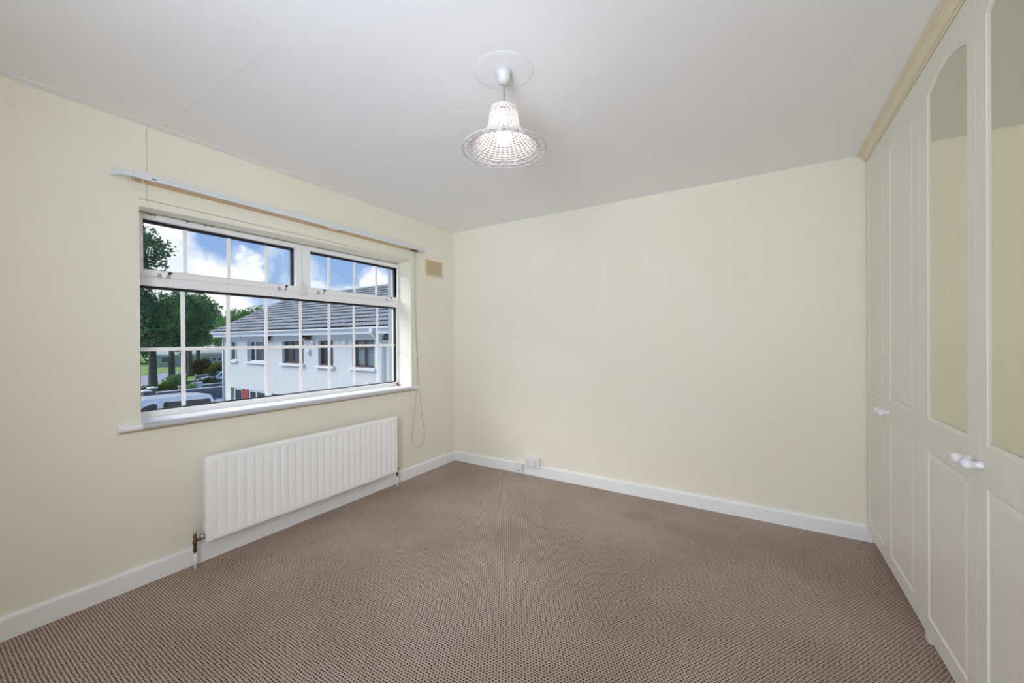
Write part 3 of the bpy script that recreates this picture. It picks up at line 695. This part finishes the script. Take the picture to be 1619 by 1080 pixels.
def unit(y0, y1, doors, label, extra_leg):
    w = thing('fitted_wardrobe', label, 'wardrobe', (0, 0, 0), group='fitted wardrobes along the right wall')
    X0 = XD+DT+.001
    c = MB().box(X0, XR-.002, y0, y0+.018, 0.001, 2.352).box(X0, XR-.002, y1-.018, y1, .001, 2.352)
    c.box(X0, XR-.002, y0+.018, y1-.018, 2.334, 2.352).box(X0, XR-.002, y0+.018, y1-.018, .068, .086).box(XR-.012, XR-.002, y0+.018, y1-.018, .086, 2.334)
    c.make('carcass', 'wardrobe', w)
    MB().box(XD+.045, XD+.063, y0+.018, y1-.018, .001, .068).make('plinth', 'gloss_white', w)
    for (a, b, pa, pb, mir, ky) in doors:
        d = door_mesh(a, b, DZ0, DZ1, [(pa, pb, .146, .812, 0), (pa, pb, .936, 2.215, .047)], mir)
        do = d.make('mirrored_door' if mir else 'door', 'wardrobe', w, label='door with a tall arched mirror' if mir else None)
        if mir:
            ol = offset_outline(pa, pb, .936, 2.215, .047, .0140)
            mm = MB(); mm.add([(XD+.0055, y, z) for y, z in ol], [tuple(range(len(ol)))])
            mm.add([(XD+.0145, y, z) for y, z in ol], [tuple(range(len(ol)))[::-1]]); nn_ = len(ol)
            mm.add([(XD+.0055, y, z) for y, z in ol]+[(XD+.0145, y, z) for y, z in ol], [(k, (k+1) % nn_, nn_+(k+1) % nn_, nn_+k) for k in range(nn_)])
            mm.make('mirror', 'mirror', do)
        knob(do, ky, .874)
    return w
G = .0022
unit(3.006, 3.955, [(3.500+G, 3.955-G, 3.568, 3.905, False, 3.536), (3.006+G, 3.500-G, 3.092, 3.444, False, 3.462)],
     'cream fitted wardrobe with two plain panelled doors beside the back wall', True)
unit(2.002, 3.004, [(2.500+G, 3.004-G, 2.560, 2.915, True, 2.537), (2.002+G, 2.500-G, 2.085, 2.434, True, 2.462)],
     'cream fitted wardrobe whose two doors have tall arched mirrors', True)
unit(1.000, 2.000, [(1.500+G, 2.000-G, 1.560, 1.915, False, 1.537), (1.000+G, 1.500-G, 1.085, 1.434, False, 1.462)],
     'cream fitted wardrobe with plain doors at the doorway end of the row', True)
cor = [(XD+.020, 2.350), (XD-.002, 2.350), (XD-.006, 2.3530), (XD-.006, 2.3575), (XD-.011, 2.3580), (XD-.013, 2.3660), (XD-.020, 2.3760), (XD-.032, 2.3830), (XD-.033, 2.3885), (XD-.039, 2.3890), (XD-.045, 2.3925), (XD-.045, 2.3985), (XD+.020, 2.3985)]
m = MB(); m.extrude(cor, lambda u, v, t: (u, t, v), .96, YB-.002)
m.make('wardrobe_cornice', 'cornice', label='long cream moulded cornice running along the top of the wardrobes', cat='cornice')
MB().box(XD+.021, XR-.002, 1.0, YB-.002, 2.3525, 2.372).make('top_panel', 'wardrobe', bpy.data.objects['wardrobe_cornice'])

# ================================================================== OUTSIDE
GZ = -3.54
S('ground', MB().box(-260, -.3, -120, 200, GZ-.5, GZ), 'asphalt', label='grey asphalt street and driveways')
def flat(name, pts, z, mat, label):
    m = MB(); n = len(pts); m.add([(x, y, z) for x, y in pts]+[(x, y, z-.05) for x, y in pts], [tuple(range(n)), tuple(range(2*n-1, n-1, -1))]+[(i, (i+1) % n, n+(i+1) % n, n+i) for i in range(n)])
    return S(name, m, mat, label=label)
flat('lawn', [(-70.5, 17), (-73.0, 21.6), (-76.3, 24.6), (-78.2, 27.6), (-110, 60), (-190, 60), (-190, 5), (-90, 5)], GZ+.06, 'grass', 'green open lawn across the road')
flat('grass_verge', [(-36, 9.5), (-40, 12.0), (-52, 16.0), (-64, 22.0), (-76, 29.0), (-74, 30.5), (-62, 24.5), (-50, 18.5), (-37, 13.5)], GZ+.04, 'grass', 'narrow grass verge under the street trees')

# --- terrace house opposite
ha = math.radians(-1.74)
house = thing('house', 'white two-storey terraced house with grey tiled roof across the street', 'house', (-9, 9.73, 0), ha)
UP = [(-10.45, -9.56, .36, 1.30), (-8.50, -6.78, .36, 1.31), (-5.36, -3.71, .36, 1.28), (-2.67, -1.69, .34, 1.29), (-.53, .69, .34, 1.30)]
DN = [(-10.30, -6.70, -3.30, -.95), (-6.30, -3.9, -3.40, -1.0)]
XA, XB, HD = -11.09, 7.0, 7.0
w = MB(); wall_boxes(w, -6.72, XB, GZ, 1.62, UP[2:]+[DN[1]], lambda a, b, c, d: w.box(a, b, 0, .22, c, d))
w.box(XB-.2, XB, .22, HD, GZ, 1.62).box(XA, XB, HD, HD+.2, GZ, 1.62)
w.make('wall', 'render_wall', house)
w = MB(); wall_boxes(w, XA, -6.72, GZ, 1.62, UP[:2]+[DN[0]], lambda a, b, c, d: w.box(a, b, -.012, .22, c, d))
w.make('wall', 'render_smooth', house, label='smooth rendered end bay')
RY0, RZ0, RYR, RZR = -.38, 1.74, 3.5, 3.80
w = MB(); w.extrude([(.22, GZ), (HD, GZ), (HD, 1.62), (RYR, 3.66), (0.0, 1.80), (0.0, 1.62), (.22, 1.62)], lambda u, v, t: (t, u, v), XA, XA+.2)
w.make('gable_wall', 'render_smooth', house)
w = MB(); w.extrude([(-.02, 1.60), (RYR, 3.70), (HD+.02, 1.60)], lambda u, v, t: (t, u, v), XB-.2, XB); w.make('gable_wall', 'render_wall', house)
# dim interior behind the panes
MB().box(XA+.25, XB-.25, .45, .5, GZ, 1.6).make('inner_wall', 'room_dark', house)
# roof tiles laid course by course
sl = math.hypot(RYR-RY0, RZR-RZ0); ty, tz = (RYR-RY0)/sl, (RZR-RZ0)/sl; nrm = (-tz, ty)
m = MB(); NC = 13; step = sl/NC; TW = .30
cols = int((XB+.2-(XA-.28))/TW)
sect = [(0, .0), (.045, .028), (.09, .0), (.15, .0), (.195, .028), (.24, .0), (.30, .0)]
for c in range(NC):
    s0, s1 = c*step-.03, (c+1)*step+.03; lf = .080
    for k in range(cols+1):
        x0 = XA-.28+k*TW; vs = []
        for (s_, lift) in ((s0, lf), (s1, .004)):
            for u, h in sect:
                hh = h+lift; vs.append((x0+u, RY0+ty*s_+nrm[0]*hh, RZ0+tz*s_+nrm[1]*hh))
        for u, h in sect: vs.append((x0+u, RY0+ty*s0+nrm[0]*(h+lf-.018), RZ0+tz*s0+nrm[1]*(h+lf-.018)))
        n = len(sect)
        m.add(vs, [(i, i+1, n+i+1, n+i) for i in range(n-1)]+[(2*n+i, 2*n+i+1, i+1, i) for i in range(n-1)])
m.make('roof_tiles', 'roof', house, kind='stuff', fix=False)
m = MB()
for sgn in (1, -1):
    yE = RY0 if sgn == 1 else HD+.38
    m.add([(XA-.28, yE, RZ0), (XB+.3, yE, RZ0), (XB+.3, RYR, RZR), (XA-.28, RYR, RZR), (XA-.28, yE, RZ0-.08), (XB+.3, yE, RZ0-.08), (XB+.3, RYR, RZR-.08), (XA-.28, RYR, RZR-.08)],
          [(0, 1, 2, 3), (7, 6, 5, 4), (0, 4, 5, 1), (1, 5, 6, 2), (2, 6, 7, 3), (3, 7, 4, 0)])
m.make('roof_deck', 'felt', house)
rt_ = None
for k in range(int((XB-XA+.5)/.45)+1):
    if rt_ is None:
        m = MB(); m.extrude([(.15*math.cos(a), .09*math.sin(a)) for a in [PI*i/6 for i in range(7)]], lambda u, v, t: (t, u, v), 0, .44); rt_ = m.make('ridge_tile', 'roof', house, loc=(XA-.28, RYR, RZR+.02))
    else: o = rt_.copy(); COL.objects.link(o); o.location.x = XA-.28+k*.45
m = MB().extrude([(RY0-.02, RZ0-.10), (RY0-.02, RZ0+.02), (RYR, RZR+.02), (RYR, RZR-.10)], lambda u, v, t: (t, u, v), XA-.31, XA-.28); m.make('bargeboard', 'ext_white', house)
MB().box(XA-.3, XB+.3, RY0+.05, RY0+.07, 1.50, 1.72).box(XA-.3, XB+.3, RY0+.07, -.013, 1.50, 1.53).make('soffit', 'ext_white', house)
m = MB().extrude([(-.06+.0, 0), (-.055, -.05), (-.03, -.075), (.0, -.08), (.03, -.07), (.05, -.05), (.05, 0)], lambda u, v, t: (t, u+RY0-.01, v+1.735), XA-.3, XB+.3); m.make('gutter', 'ext_white', house)
m = MB().tube([(1.06, RY0, 1.66), (1.06, RY0, 1.50), (1.10, -.26, 1.34), (1.16, -.10, 1.22), (1.18, -.07, 1.10), (1.18, -.07, GZ)], .045, 8)
m.make('downpipe', 'ext_white', house)
MB().box(.99, 1.13, RY0-.06, RY0+.08, 1.56, 1.68).make('gutter_hopper', 'ext_white', house)
m = MB().tube([(-11.0, -.05, 1.45), (-11.0, -.05, GZ)], .035, 8); m.make('downpipe', 'ext_white', house)
def house_window(r, fmat, mull, blind, label=None, transom=None):
    x0, x1, z0, z1 = r; y = .10; t = .055
    m = MB().box(x0, x1, y, y+.06, z0, z0+t).box(x0, x1, y, y+.06, z1-t, z1).box(x0, x0+t, y, y+.06, z0+t, z1-t).box(x1-t, x1, y, y+.06, z0+t, z1-t)
    for u in mull: m.box(u-t/2, u+t/2, y, y+.06, z0+t, z1-t)
    if transom: m.box(x0+t, x1-t, y+.001, y+.059, transom-t/2, transom+t/2)
    f = m.make('window', fmat, house, label=label)
    xs = [x0+t]+[u+s for u in mull for s in (-t/2, t/2)]+[x1-t]
    for a, b in zip(xs[::2], xs[1::2]): MB().box(a, b, y+.03, y+.036, z0+t, z1-t).make('pane', 'ext_pane', f)
    if blind:
        n = int((z1-z0-.1)/.075); bm_ = MB()
        for k in range(n): zz = z1-t-.01-k*.075; bm_.box(x0+t, x1-t, y+.09, y+.10, zz-.062, zz)
        bm_.make('blind', 'blind', f)
    m = MB().box(x0-.10, x1+.10, -.09, .10, z0-.09, z0-.002); m.make('window_sill', 'ext_white', f)
def extpane():
    m, nt, out = new_mat('house_window_glass')
    t = N(nt, 'ShaderNodeBsdfTransparent'); t.inputs[0].default_value = (.75, .8, .8, 1)
    g = N(nt, 'ShaderNodeBsdfGlossy'); g.inputs['Roughness'].default_value = .02
    f = N(nt, 'ShaderNodeFresnel'); f.inputs[0].default_value = 1.7
    ge = N(nt, 'ShaderNodeNewGeometry'); inv = N(nt, 'ShaderNodeMath', operation='SUBTRACT'); inv.inputs[0].default_value = 1; L(nt, ge, 'Backfacing', inv, 1)
    fm = N(nt, 'ShaderNodeMath', operation='MULTIPLY'); L(nt, f, 0, fm, 0); L(nt, inv, 0, fm, 1)   # reflect once per pane, at its front face
    mx = N(nt, 'ShaderNodeMixShader'); L(nt, fm, 0, mx, 0); L(nt, t, 0, mx, 1); L(nt, g, 0, mx, 2); L(nt, mx, 0, out, 0); return m
MAT['ext_pane'] = extpane()
house_window(UP[0], 'ext_white', [-10.0], False, 'white framed window')
house_window(UP[1], 'ext_white', [-7.95], False, 'wide white framed window')
house_window(UP[2], 'brown_frame', [-4.75], False, 'wide brown framed window', transom=1.05)
house_window(UP[3], 'brown_frame', [-2.15], False, 'narrow brown framed window', transom=1.05)
house_window(UP[4], 'brown_frame', [.05], True, 'brown framed window with white blinds', transom=1.05)
# ground floor
m = MB().box(-9.95, -9.87, .02, .08, -3.3, -.95).box(-9.18, -9.10, .02, .08, -3.3, -.95).box(-9.87, -9.18, .02, .08, -1.03, -.95)
f = m.make('porch_door', 'ext_white', house); MB().box(-9.87, -9.18, .045, .055, -3.3, -1.03).make('pane', 'ext_pane', f)
MB().box(-9.10, -8.50, .0, .08, -3.3, -.96).make('red_panel', 'brick', house, label='red brick panel between porch windows')
m = MB().box(-8.42, -8.34, .02, .08, -3.3, -.95).box(-6.80, -6.72, .02, .08, -3.3, -.95).box(-8.34, -6.80, .02, .08, -1.03, -.95).box(-7.75, -7.67, .02, .08, -3.3, -1.03).box(-8.34, -6.8, .02, .08, -2.1, -2.0).box(-8.34, -6.8, .02, .08, -1.42, -1.36)
f = m.make('bay_window', 'ext_white', house); MB().box(-8.34, -6.80, .045, .055, -2.0, -1.03).make('pane', 'ext_pane', f)
m = MB().box(-8.34, -6.80, .02, .06, -3.3, -2.1); m.make('lower_panel', 'ext_white', house)
MB().box(-6.28, -3.92, .06, .12, -3.4, -1.0).make('garage_door', 'brick', house, label='dark red garage door')
def vent_cap(x, z, r, name):
    m = MB(); m.lathe([(r, -.001), (r*1.05, -.05), (r*.8, -.09), (r*.3, -.11), (.002, -.112)], (x, 0, z), 14, axis='y'); m.make(name, 'ext_white', house)
vent_cap(-2.98, 1.22, .09, 'extractor_vent'); vent_cap(-.90, 1.22, .09, 'extractor_vent'); vent_cap(-3.29, .86, .11, 'alarm_bell'); vent_cap(-9.14, 1.42, .08, 'security_light')
for bx in (-6.45, -3.35, 1.5):
    m = MB()
    for q in range(7):
        ps = [(bx+random.uniform(-.25, .3), -.10+random.uniform(-.06, .06), 1.44+random.uniform(-.12, .10)) for _ in range(5)]; m.tube(smooth_pts(ps, 3), .016, 4)
    m.make('cable_bundle', 'tyre', house, label='tangle of dark cables under the eaves')

# --- foliage
def leaf_cloud(blobs, count, size, seed):
    r = np.random.default_rng(seed); tot = sum(b[3]*b[4]*b[5] for b in blobs); V = []
    for cx, cy, cz, a, b, c in blobs:
        n = int(count*a*b*c/tot); d = r.normal(size=(n, 3)); d /= np.linalg.norm(d, axis=1)[:, None]
        rad_ = r.uniform(.25, 1.0, n)**.45
        lump = 1+.16*np.sin(d[:, 0]*7+cx)+.16*np.sin(d[:, 1]*6+cy*2)+.12*np.sin(d[:, 2]*8+d[:, 0]*5)
        p = d*(rad_*lump)[:, None]*np.array([a, b, c])+np.array([cx, cy, cz])
        u = r.normal(size=(n, 3)); u /= np.linalg.norm(u, axis=1)[:, None]; w_ = np.cross(u, r.normal(size=(n, 3))); w_ /= np.linalg.norm(w_, axis=1)[:, None]
        s_ = size*r.uniform(.6, 1.3, n)[:, None]
        V.append(np.stack([p-u*s_, p+w_*s_*.6, p+u*s_, p-w_*s_*.6], 1).reshape(-1, 3))
    V = np.concatenate(V); return V
def leaf_obj(name, blobs, count, size, mat, parent=None, seed=1, **k):
    V = leaf_cloud(blobs, count, size, seed); n = len(V)//4
    me = bpy.data.meshes.new(name); me.vertices.add(len(V)); me.vertices.foreach_set('co', V.astype(np.float32).ravel())
    me.loops.add(4*n); me.loops.foreach_set('vertex_index', np.arange(4*n, dtype=np.int32)); me.polygons.add(n)
    me.polygons.foreach_set('loop_start', np.arange(0, 4*n, 4, dtype=np.int32)); me.update(); me.validate()
    me.materials.append(MAT[mat]); o = bpy.data.objects.new(name, me); COL.objects.link(o)
    if parent: o.parent = parent
    props(o, **k); return o
def tree(x, y, th, tr, blobs, count, size, mat, label, seed, lean=0):
    t = thing('street_tree', label, 'tree', (x, y, GZ), group='trees beyond the window')
    m = MB(); m.tube([(0, 0, -.02), (0, 0, .35), (lean*.3, 0, th*.5), (lean, 0, th)], [tr*1.5, tr, tr*.85, tr*.7], 10)
    rr = random.Random(seed)
    for k in range(6):
        a = k*1.05+rr.random(); m.tube([(lean, 0, th*.92), (lean+math.cos(a)*.9, math.sin(a)*.9, th+1.0), (lean+math.cos(a)*2.0, math.sin(a)*2.0, th+2.6)], [tr*.6, tr*.4, tr*.15], 6)
    m.make('trunk', 'bark', t)
    leaf_obj('foliage', blobs, count, size, mat, t, seed, kind='stuff')
tree(-52, 16.6, 4.2, .42, [(.8, -1.6, 7.2, 3.2, 2.9, 2.9), (1.0, -2.9, 11, 3.0, 2.6, 2.8), (.8, -2.2, 14.4, 2.4, 2.9, 2.6)], 21000, .20, 'leaf_dark', 'tallest dark street tree, leftmost in the window view', 11)
tree(-57, 19.8, 4.0, .38, [(-.4, 1.0, 7.0, 2.7, 2.7, 3.0), (-.4, 1.2, 8.6, 2.0, 2.2, 2.2)], 11000, .20, 'leaf_dark', 'dark street tree with thick trunk just right of the tallest one', 12)
tree(-65, 24.4, 4.2, .34, [(0, .2, 7.6, 3.4, 3.2, 3.1), (0, 1.0, 9.6, 2.3, 2.3, 1.9)], 10000, .21, 'leaf_mid', 'street tree seen behind the leftmost glazing bar', 13)
tree(-71.4, 26.0, 4.0, .40, [(-.8, .6, 7.4, 3.2, 3.2, 3.0), (0, .8, 9.6, 2.4, 2.2, 1.9), (0, 3.0, 6.6, 2.0, 2.0, 1.6)], 10000, .21, 'leaf_mid', 'street tree with forked trunk behind the rounded hedge', 14)
tree(-80.5, 31.0, 4.4, .36, [(0, .2, 7.8, 4.2, 4.2, 3.2), (0, 3.4, 6.4, 2.2, 2.4, 1.9)], 10000, .23, 'leaf_dark', 'farthest street tree, right of the forked one', 15)
tree(-48.3, 24.4, 4.0, .25, [(0, 0, 6.4, 2.6, 3.0, 2.1), (-2.8, -1.0, 5.4, 1.6, 1.8, 1.5)], 9000, .17, 'leaf_mid', 'green tree showing above the left slope of the house roof', 16)
def treeline(x, y, w_, h_, label, seed, mat='leaf_dark'):
    t = thing('distant_tree', label, 'tree', (x, y, GZ), group='trees beyond the window')
    m = MB(); m.tube([(0, 0, -.02), (0, 0, h_*.5)], [.5, .3], 8); m.make('trunk', 'bark', t)
    leaf_obj('foliage', [(0, 0, h_*.55, w_*.5, w_*.5, h_*.46)], 6000, .40, mat, t, seed, kind='stuff')
treeline(-118, 30, 16, 11, 'broad dark tree beyond the lawn, left of the far bungalow', 21)
treeline(-138, 44, 14, 10, 'broad dark tree behind the far bungalow', 22)
treeline(-156, 64, 14, 10, 'distant tree between the far bungalow and the long low building', 23, 'leaf_mid')
treeline(-112, 8, 16, 12, 'broad dark tree at the left end of the lawn', 24)
# hedges and shrubs
def hedge(name, x, y, z, a, b, c, n, mat, label, seed, size=.09):
    leaf_obj(name, [(0, 0, 0, a, b, c)], n, size, mat, None, seed, label=label, cat='shrub' if name != 'hedge' else 'hedge').location = (x, y, z)
hedge('hedge', -66.6, 26.4, GZ+1.05, 1.3, 1.5, 1.15, 6000, 'leaf_copper', 'rounded copper-green hedge behind the driveway', 31, .10)
hedge('hedge', -63.4, 28.2, GZ+.95, 1.2, 1.9, .98, 6000, 'leaf_yellow', 'long golden green hedge near the low building', 32, .10)
hedge('hedge', -56.5, 24.6, GZ+.75, 1.0, 1.6, .85, 4000, 'leaf_hedge', 'low green hedge in front of the golden one', 33)
hedge('shrub', -43.6, 15.9, GZ+.75, 1.1, 1.0, .95, 4000, 'leaf_mid', 'leafy shrub behind the nearest garden wall', 34, .09)
hedge('hedge', -41.6, 14.4, GZ+.55, .9, 1.9, .62, 5000, 'leaf_hedge', 'low hedge along the nearest garden wall', 35, .08)
hedge('shrub', -38.2, 15.0, GZ+.62, .5, .7, .62, 2500, 'leaf_mid', 'small bright shrub between the first two garden walls', 36, .07)
hedge('hedge', -43.6, 18.4, GZ+.62, .7, 1.0, .62, 3000, 'leaf_hedge', 'low hedge beside the white hatchback', 37, .08)
hedge('shrub', -29.5, 8.9, GZ+.9, .5, .55, .75, 1800, 'leaf_yellow', 'small yellow-green bush showing over the minibus roof', 38, .07)

# --- garden walls
def gwall(x, y0, y1, h_, label, rot=0):
    t = thing('garden_wall', label, 'wall', (x, y0, GZ), rot, group='low garden walls across the street')
    MB().box(-.11, .11, 0, y1-y0, -.02, h_-.06).make('wall_body', 'garden_wall', t)
    c0 = None; n = max(1, round((y1-y0)/.6)); s_ = (y1-y0)/n
    for k in range(n):
        if c0 is None: c0 = MB().box(-.14, .14, .004, s_-.004, h_-.06, h_).make('coping_stone', 'coping', t)
        else: o = c0.copy(); COL.objects.link(o); o.location.y = k*s_
    return t
gwall(-36.8, 12.4, 21, .98, 'grey garden wall with pale coping nearest the minibus')
gwall(-40.3, 14.9, 22, .98, 'second garden wall with pale coping, behind the nearest')
gwall(-45.8, 17.0, 24, .98, 'garden wall in front of the white hatchback')
gwall(-52.6, 20.6, 27, .98, 'farthest garden wall, behind the white hatchback')
def pillar(x, y, label):
    t = thing('gate_pillar', label, 'pillar', (x, y, GZ), group='gate pillars of the front gardens')
    MB().box(-.22, .22, -.22, .22, -.02, 1.0).make('pillar_body', 'garden_wall', t)
    m = MB().box(-.30, .30, -.30, .30, 1.0, 1.07); m.add([(-.30, -.30, 1.07), (.30, -.30, 1.07), (.30, .30, 1.07), (-.30, .30, 1.07), (0, 0, 1.16)], [(0, 1, 4), (1, 2, 4), (2, 3, 4), (3, 0, 4)])
    m.make('pillar_cap', 'coping', t)
pillar(-37.6, 12.0, 'white capped gate pillar at the end of the nearest garden wall')
pillar(-40.1, 13.1, 'white capped gate pillar behind the first, near the thick trunk')
pillar(-45.6, 15.9, 'white capped gate pillar beside the leafy shrub')
MB().box(-.12, .12, -.35, .35, -.02, 1.30).make('meter_cabinet', 'ext_white', loc=(-39.2, 15.9, GZ), label='white meter cabinet standing between the garden walls', cat='cabinet')
m = MB().tube([(0, 0, -.02), (0, 0, .9), (0, 0, .92), (0, 0, 3.2)], [.08, .08, .05, .04], 8); pl = thing('street_lamp', 'slim dark street lamp post on the verge', 'lamp post', (-50.0, 17.35, GZ))
m.make('post', 'post_dark', pl); MB().box(-.06, .06, -.10, .06, 3.18, 3.26).make('lamp_head', 'post_dark', pl)

# --- low buildings far off
def low_house(x, y, w_, d_, h_, rh, rot, label, wins, name='bungalow'):
    t = thing(name, label, 'building', (x, y, GZ), rot)
    MB().box(-w_/2, w_/2, 0, d_, -.02, h_).make('wall', 'far_wall', t)
    m = MB(); a, b = w_/2+.4, .5
    m.add([(-a, -b, h_+.001), (a, -b, h_+.001), (a, d_+b, h_+.001), (-a, d_+b, h_+.001), (-a+1.8, d_/2, h_+rh), (a-1.8, d_/2, h_+rh)], [(0, 1, 5, 4), (1, 2, 5), (2, 3, 4, 5), (3, 0, 4), (3, 2, 1, 0)])
    m.make('roof', 'far_roof', t)
    MB().box(-a, a, -b-.04, -b, h_-.28, h_+.04).make('fascia', 'ext_white', t)
    for (u, z0, ww, hh) in wins: f = MB().box(u-ww/2, u+ww/2, -.05, -.001, z0, z0+hh).make('window', 'ext_white', t); MB().box(u-ww/2+.08, u+ww/2-.08, -.06, -.05, z0+.08, z0+hh-.08).make('pane', 'dark_glass', f)
low_house(-86.5, 39.8, 12.5, 6, 2.75, 2.2, math.radians(58), 'long low building with white fascia behind the hedges', [(-3.8+k*.9, 1.0, .7, .8) for k in range(9)], 'long_building')
low_house(-93.5, 32.0, 7, 6, 2.5, 1.6, math.radians(58), 'pale bungalow across the lawn between the tree trunks', [(-1.5, .9, 1.2, 1.1), (1.6, .9, 1.2, 1.1)])

# --- vehicles
def side_body(mb, outline, hw, taper):
    """outline in (y along car, z); widths narrow towards the roof. taper(z)->half width"""
    n = len(outline); vs = [(-taper(z), y, z) for y, z in outline]+[(taper(z), y, z) for y, z in outline]
    mb.add(vs, [tuple(range(n)), tuple(range(2*n-1, n-1, -1))]+[(i, (i+1) % n, n+(i+1) % n, n+i) for i in range(n)])
def wheel(parent, x, y, r):
    m = MB(); m.lathe([(r*.55, -.10), (r*.92, -.10), (r, -.07), (r, .07), (r*.92, .10), (r*.55, .10)], n=20, axis='x'); t = m.make('wheel', 'tyre', parent, loc=(x, y, r))
    m = MB(); m.lathe([(.02, -.085), (r*.56, -.085), (r*.56, .085), (.02, .085)], n=14, axis='x'); m.make('hubcap', 'chrome', t)
van = thing('minibus', 'white minibus with dark side windows parked outside', 'van', (-23.9, 8.3, GZ), 0)
tp = lambda z: .97-.14*max(0, (z-1.05)/.95)**1.5
out = [(2.55, .30), (2.60, .9), (2.55, 1.55), (2.42, 1.86), (2.25, 1.95), (1.2, 1.99), (-.6, 1.98), (-1.0, 1.90), (-1.75, 1.25), (-2.45, 1.05), (-2.62, .75), (-2.60, .30)]
# loft in z so the shell curves in towards the roof
def shell(outline, tp, levels):
    m = MB(); zs_ = levels; rings = []
    def span(z):
        ys = []
        for (y0, z0), (y1, z1) in zip(outline, outline[1:]+outline[:1]):
            if (z0-z)*(z1-z) <= 0 and z0 != z1: ys.append(y0+(y1-y0)*(z-z0)/(z1-z0))
        return min(ys), max(ys)
    for z in zs_:
        a, b = span(z); w_ = tp(z); c = min(.22, (b-a)*.2)
        rings.append([(-w_+.10, a, z), (w_-.10, a, z), (w_, a+c, z), (w_, b-c*.6, z), (w_-.10, b, z), (-w_+.10, b, z), (-w_, b-c*.6, z), (-w_, a+c, z)])
    n = 8; vs = [v for r in rings for v in r]
    m.add(vs, [(i*n+k, i*n+(k+1) % n, (i+1)*n+(k+1) % n, (i+1)*n+k) for i in range(len(rings)-1) for k in range(n)]+[tuple(range(n))[::-1], tuple((len(rings)-1)*n+k for k in range(n))], False)
    return m
shell(out, tp, [.31, .6, .9, 1.08, 1.25, 1.5, 1.7, 1.84, 1.92, 1.96, 1.978]).make('body', 'car_white', van, bevel=.03)
for sgn in (1, -1):
    for name, pts in (('front_side_window', [(-1.0, 1.12), (.06, 1.10), (.02, 1.68), (-.12, 1.73), (-.50, 1.60)]), ('rear_side_window', [(.28, 1.12), (2.40, 1.12), (2.32, 1.70), (.34, 1.74), (.27, 1.66)])):
        m = MB(); n = len(pts); f_ = lambda y, z, e_: (sgn*(tp(z)+e_), y, z)
        m.add([f_(y, z, .012) for y, z in pts]+[f_(y, z, -.02) for y, z in pts], [tuple(range(n)), tuple(range(2*n-1, n-1, -1))]+[(i, (i+1) % n, n+(i+1) % n, n+i) for i in range(n)])
        m.make(name, 'car_glass', van, bevel=.01)
m = MB().add([(-.80, -1.68, 1.27), (.80, -1.68, 1.27), (.72, -1.10, 1.84), (-.72, -1.10, 1.84), (-.80, -1.72, 1.29), (.80, -1.72, 1.29), (.72, -1.14, 1.86), (-.72, -1.14, 1.86)], [(0, 1, 2, 3), (7, 6, 5, 4), (0, 4, 5, 1), (1, 5, 6, 2), (2, 6, 7, 3), (3, 7, 4, 0)])
m.make('windscreen', 'car_glass', van)
MB().box(-.75, .75, 2.555, 2.60, 1.1, 1.7).make('rear_window', 'car_glass', van)
for x in (-.86, .86):
    for y in (-1.75, 1.6): wheel(van, x, y, .34)
    MB().box(x*1.16-.06, x*1.16+.06, -1.35, -1.25, 1.05, 1.25).make('wing_mirror', 'black', van, bevel=.02)
car = thing('hatchback', 'small white hatchback parked on the driveway across the street', 'car', (-49.2, 21.7, GZ), math.radians(10))
out2 = [(2.0, .25), (2.05, .75), (1.9, .98), (1.35, 1.42), (.6, 1.48), (-.3, 1.42), (-1.0, .98), (-1.85, .82), (-2.05, .6), (-2.03, .25)]
tp2 = lambda z: .86-.20*max(0, (z-.85)/.6)
shell(out2, tp2, [.26, .5, .75, .90, .98, 1.1, 1.25, 1.38, 1.44, 1.465]).make('body', 'car_white', car, bevel=.03)
for sgn in (1, -1):
    pts = [(-.72, 1.0), (1.45, 1.0), (1.15, 1.34), (-.22, 1.36)]; n = 4
    m = MB(); m.add([(sgn*(tp2(z)+.012), y, z) for y, z in pts]+[(sgn*(tp2(z)-.02), y, z) for y, z in pts], [(0, 1, 2, 3), (7, 6, 5, 4)]+[(i, (i+1) % n, n+(i+1) % n, n+i) for i in range(n)])
    m.make('side_window', 'car_glass', car)
m = MB().add([(-.66, -.98, 1.0), (.66, -.98, 1.0), (.56, -.36, 1.40), (-.56, -.36, 1.40), (-.66, -1.02, 1.02), (.66, -1.02, 1.02), (.56, -.40, 1.43), (-.56, -.40, 1.43)], [(0, 1, 2, 3), (7, 6, 5, 4), (0, 4, 5, 1), (1, 5, 6, 2), (2, 6, 7, 3), (3, 7, 4, 0)])
m.make('windscreen', 'car_glass', car)
for x in (-.76, .76):
    for y in (-1.3, 1.3): wheel(car, x, y, .30)
